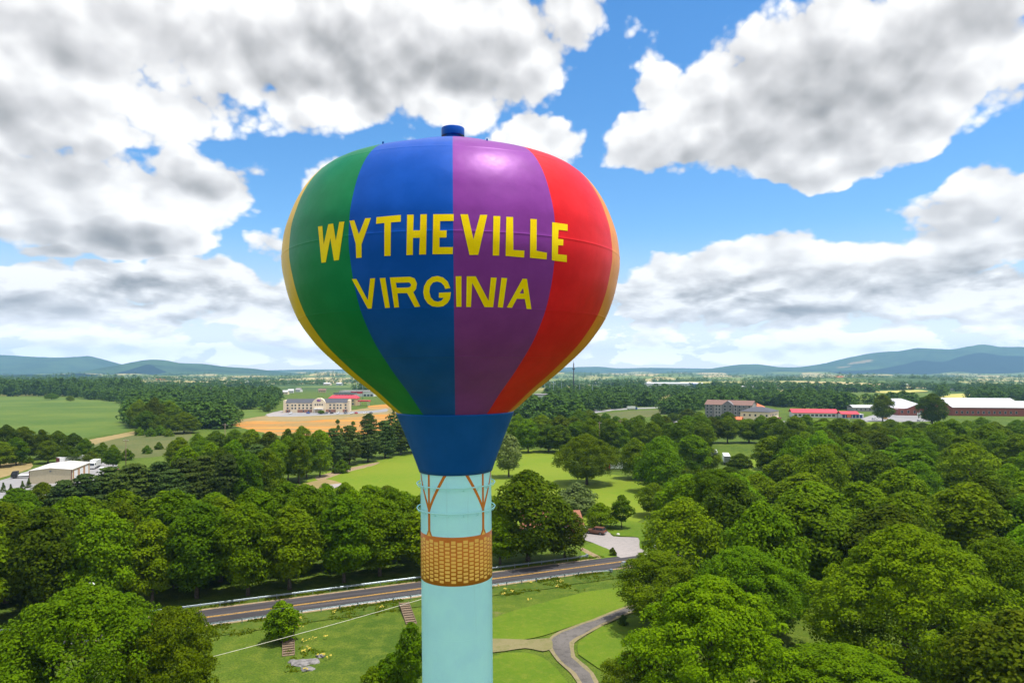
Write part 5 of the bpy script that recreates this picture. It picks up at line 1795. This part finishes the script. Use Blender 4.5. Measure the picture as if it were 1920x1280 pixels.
# lamp rising from the corner tree
LX, LY = (172 - 960) / F * 91.0, 91.0
lz = HC - (1097 - HORIZON) / F * 91
h = empty('street_lamp', (LX, LY, 0), R_(24), 'street lamp with white head showing above the big corner tree', 'street lamp')
part('pole', MB().tube([(0, 0, 0), (0, 0, lz - .2), (-.1, 0, lz + .1)], [.12, .07, .05], 8), M_POLE, h)
part('arm', MB().tube([(-.1, 0, lz + .1), (.5, 0, lz - .25), (1.0, 0, lz - .5)], .045, 6), M_POLE, h)
lm = MB().lathe([(0, .30), (.28, .24), (.46, .05), (.46, -.04), (0, -.04)], 16, c=(-.1, 0, lz + .1))
part('lamp_head', lm, M_WHITE, h)

# overhead service cable across the lawn
pa = Vector(at(345, 80, HC - (1244 - HORIZON) / F * 80))
pb = Vector(at(856, 106, HC - (1103 - HORIZON) / F * 106))
cb = MB()
cp = [pa.lerp(pb, k / 24) - Vector((0, 0, .22 * 4 * (k / 24) * (1 - k / 24))) for k in range(25)]
cb.tube(cp, .032, 6)
tag(cb.build('overhead_cable', mat('pale cable sheath', (.66, .63, .52), .5)), 'pale overhead cable slung across the lawn from the guardrail to the corner tree', 'cable')
utility_pole(856, 106.2, pb.z + .35, 'short wooden pole behind the tower shaft carrying the pale cable')
cb = MB()
for dz, dy in ((2.6, 3), (3.2, 4)):
    qa, qb = pa + Vector((-3, dy, dz)), pb + Vector((0, 0, .3))
cp = [(pa + Vector((-5, 5, 3.4))).lerp(pb + Vector((0, 0, .2)), k / 20) - Vector((0, 0, .3 * 4 * (k / 20) * (1 - k / 20))) for k in range(21)]
cb.tube(cp, .010, 5)
tag(cb.build('overhead_wire', M_POLE), 'thin grey wire above the pale cable over the lawn', 'wire')


def steps(pts, n, wd, label):
    (xa, ya, _), (xb, yb, _) = pts
    L = math.hypot(xb - xa, yb - ya)
    o = empty('timber_steps', (xa, ya, 0), math.atan2(yb - ya, xb - xa), label, 'steps', 'timber steps on the bank')
    for k in range(n):
        x = L * k / n
        part('tread', MB().box(x, x + L / n * .62, -wd / 2, wd / 2, 0, .10 + .05 * k), M_WOOD, o)
    for s_ in (-1, 1):
        part('side_board', MB().prism([(0, 0), (L, 0), (L, .16 + .05 * n), (0, .16)], s_ * (wd / 2 + .03) - .03, s_ * (wd / 2 + .03) + .03), M_WOOD, o)
    return o


steps([G(541, 1229), G(541, 1190)], 11, 1.5, 'flight of timber steps in the bank below the small round tree')
steps([G(772, 1170), G(757, 1134)], 10, 1.5, 'flight of timber steps in the bank beside the tower shaft')

# rocks in the lawn
def rock(x, y, sx, sy, sz, seed, label):
    bm = bmesh.new()
    bmesh.ops.create_icosphere(bm, subdivisions=3, radius=1)
    for v in bm.verts:
        n = noise.noise(v.co * 1.3 + Vector((seed, 0, 0))) * .35 + noise.noise(v.co * 3.5 + Vector((seed, 3, 0))) * .14
        v.co = v.co * (1 + n)
        v.co.x *= sx; v.co.y *= sy; v.co.z *= sz
    me = bpy.data.meshes.new('rock')
    bm.to_mesh(me); bm.free()
    me.materials.append(M_ROCK)
    o = tag(link('rock', me), label, 'rock', 'rocks on the lawn')
    o.location = (x, y, .05)


M_ROCK = mat('grey limestone', (.19, .18, .175), .95, var=.25, scale=2, bump=.6, bscale=6)
for k, (px, py, sx, sy, lb) in enumerate(((566, 1243, 1.3, 1.0, 'largest flat grey rock below the timber steps'), (586, 1240, 1.0, .8, 'flat grey rock beside the largest one below the timber steps'), (577, 1254, .9, .6, 'low grey rock in front of the flat pair'), (550, 1240, .7, .5, 'small grey rock at the edge of the weeds'), (600, 1230, .6, .45, 'small pale rock set apart towards the tower'))):
    p = G(px, py)
    rock(p[0], p[1], sx, sy, .22, k * 3.1, lb)

# rank grass and weeds along the rails and on the bank
rg = np.random.default_rng(11)
C, N, S = [], [], []
pts = []
for k in range(5200):
    s = rg.uniform(-85, 40)
    o_ = rg.choice([-1, 1], p=[.72, .28]) * rg.uniform(4.3, 5.2) if k % 3 else -rg.uniform(4.6, 9.5)
    pts.append(road_pt(s, o_))
for k in range(60):
    px, py = rg.uniform(530, 620), rg.uniform(1215, 1262)
    pts.append(G(px, py))
for k in range(40):
    px, py = rg.uniform(925, 1170), rg.uniform(1095, 1110)
    pts.append(G(px, py))
V = []
for (x, y, z) in pts:
    if noise.noise(Vector((x * .22, y * .22, 3))) < -.05: continue
    n = 5
    hh = rg.uniform(.10, .34)
    for j in range(n):
        a = rg.uniform(0, 2 * np.pi)
        bx_, by_ = x + rg.normal() * .18, y + rg.normal() * .18
        lx, ly = math.cos(a) * .16, math.sin(a) * .16
        tx_, ty_ = bx_ + rg.normal() * .14, by_ + rg.normal() * .14
        V += [(bx_ - lx, by_ - ly, 0.02), (bx_ + lx, by_ + ly, 0.02), (tx_ + lx * .4, ty_ + ly * .4, hh), (tx_ - lx * .4, ty_ - ly * .4, hh)]
L_GRASS = leaf_mat('rank grass blades', (.12, .19, .012), (.16, .22, .018), (.30, .27, .04), .5)
tag(link('tall_grass', mesh_quads('tall_grass', np.array(V), L_GRASS)), kind='stuff')
V = []
for k in range(42):
    if k < 16: x, y, _ = G(rg.uniform(560, 640), rg.uniform(1158, 1260))
    elif k < 30: x, y, _ = road_pt(rg.uniform(-60, 30), -rg.uniform(5.2, 8))
    else: x, y, _ = G(rg.uniform(930, 1060), rg.uniform(1100, 1135))
    if noise.noise(Vector((x * .3, y * .3, 9))) < .02: continue
    for j in range(6):
        c = np.array([x + rg.normal() * .22, y + rg.normal() * .22, rg.uniform(.3, .65)])
        u = np.array([.09, 0, .02]); v_ = np.array([0, .09, .03])
        V += [c - u - v_, c + u - v_, c + u + v_, c - u + v_]
tag(link('wildflowers', mesh_quads('wildflowers', np.array(V), mat('yellow blossom', (.46, .36, .04), .8))), kind='stuff')
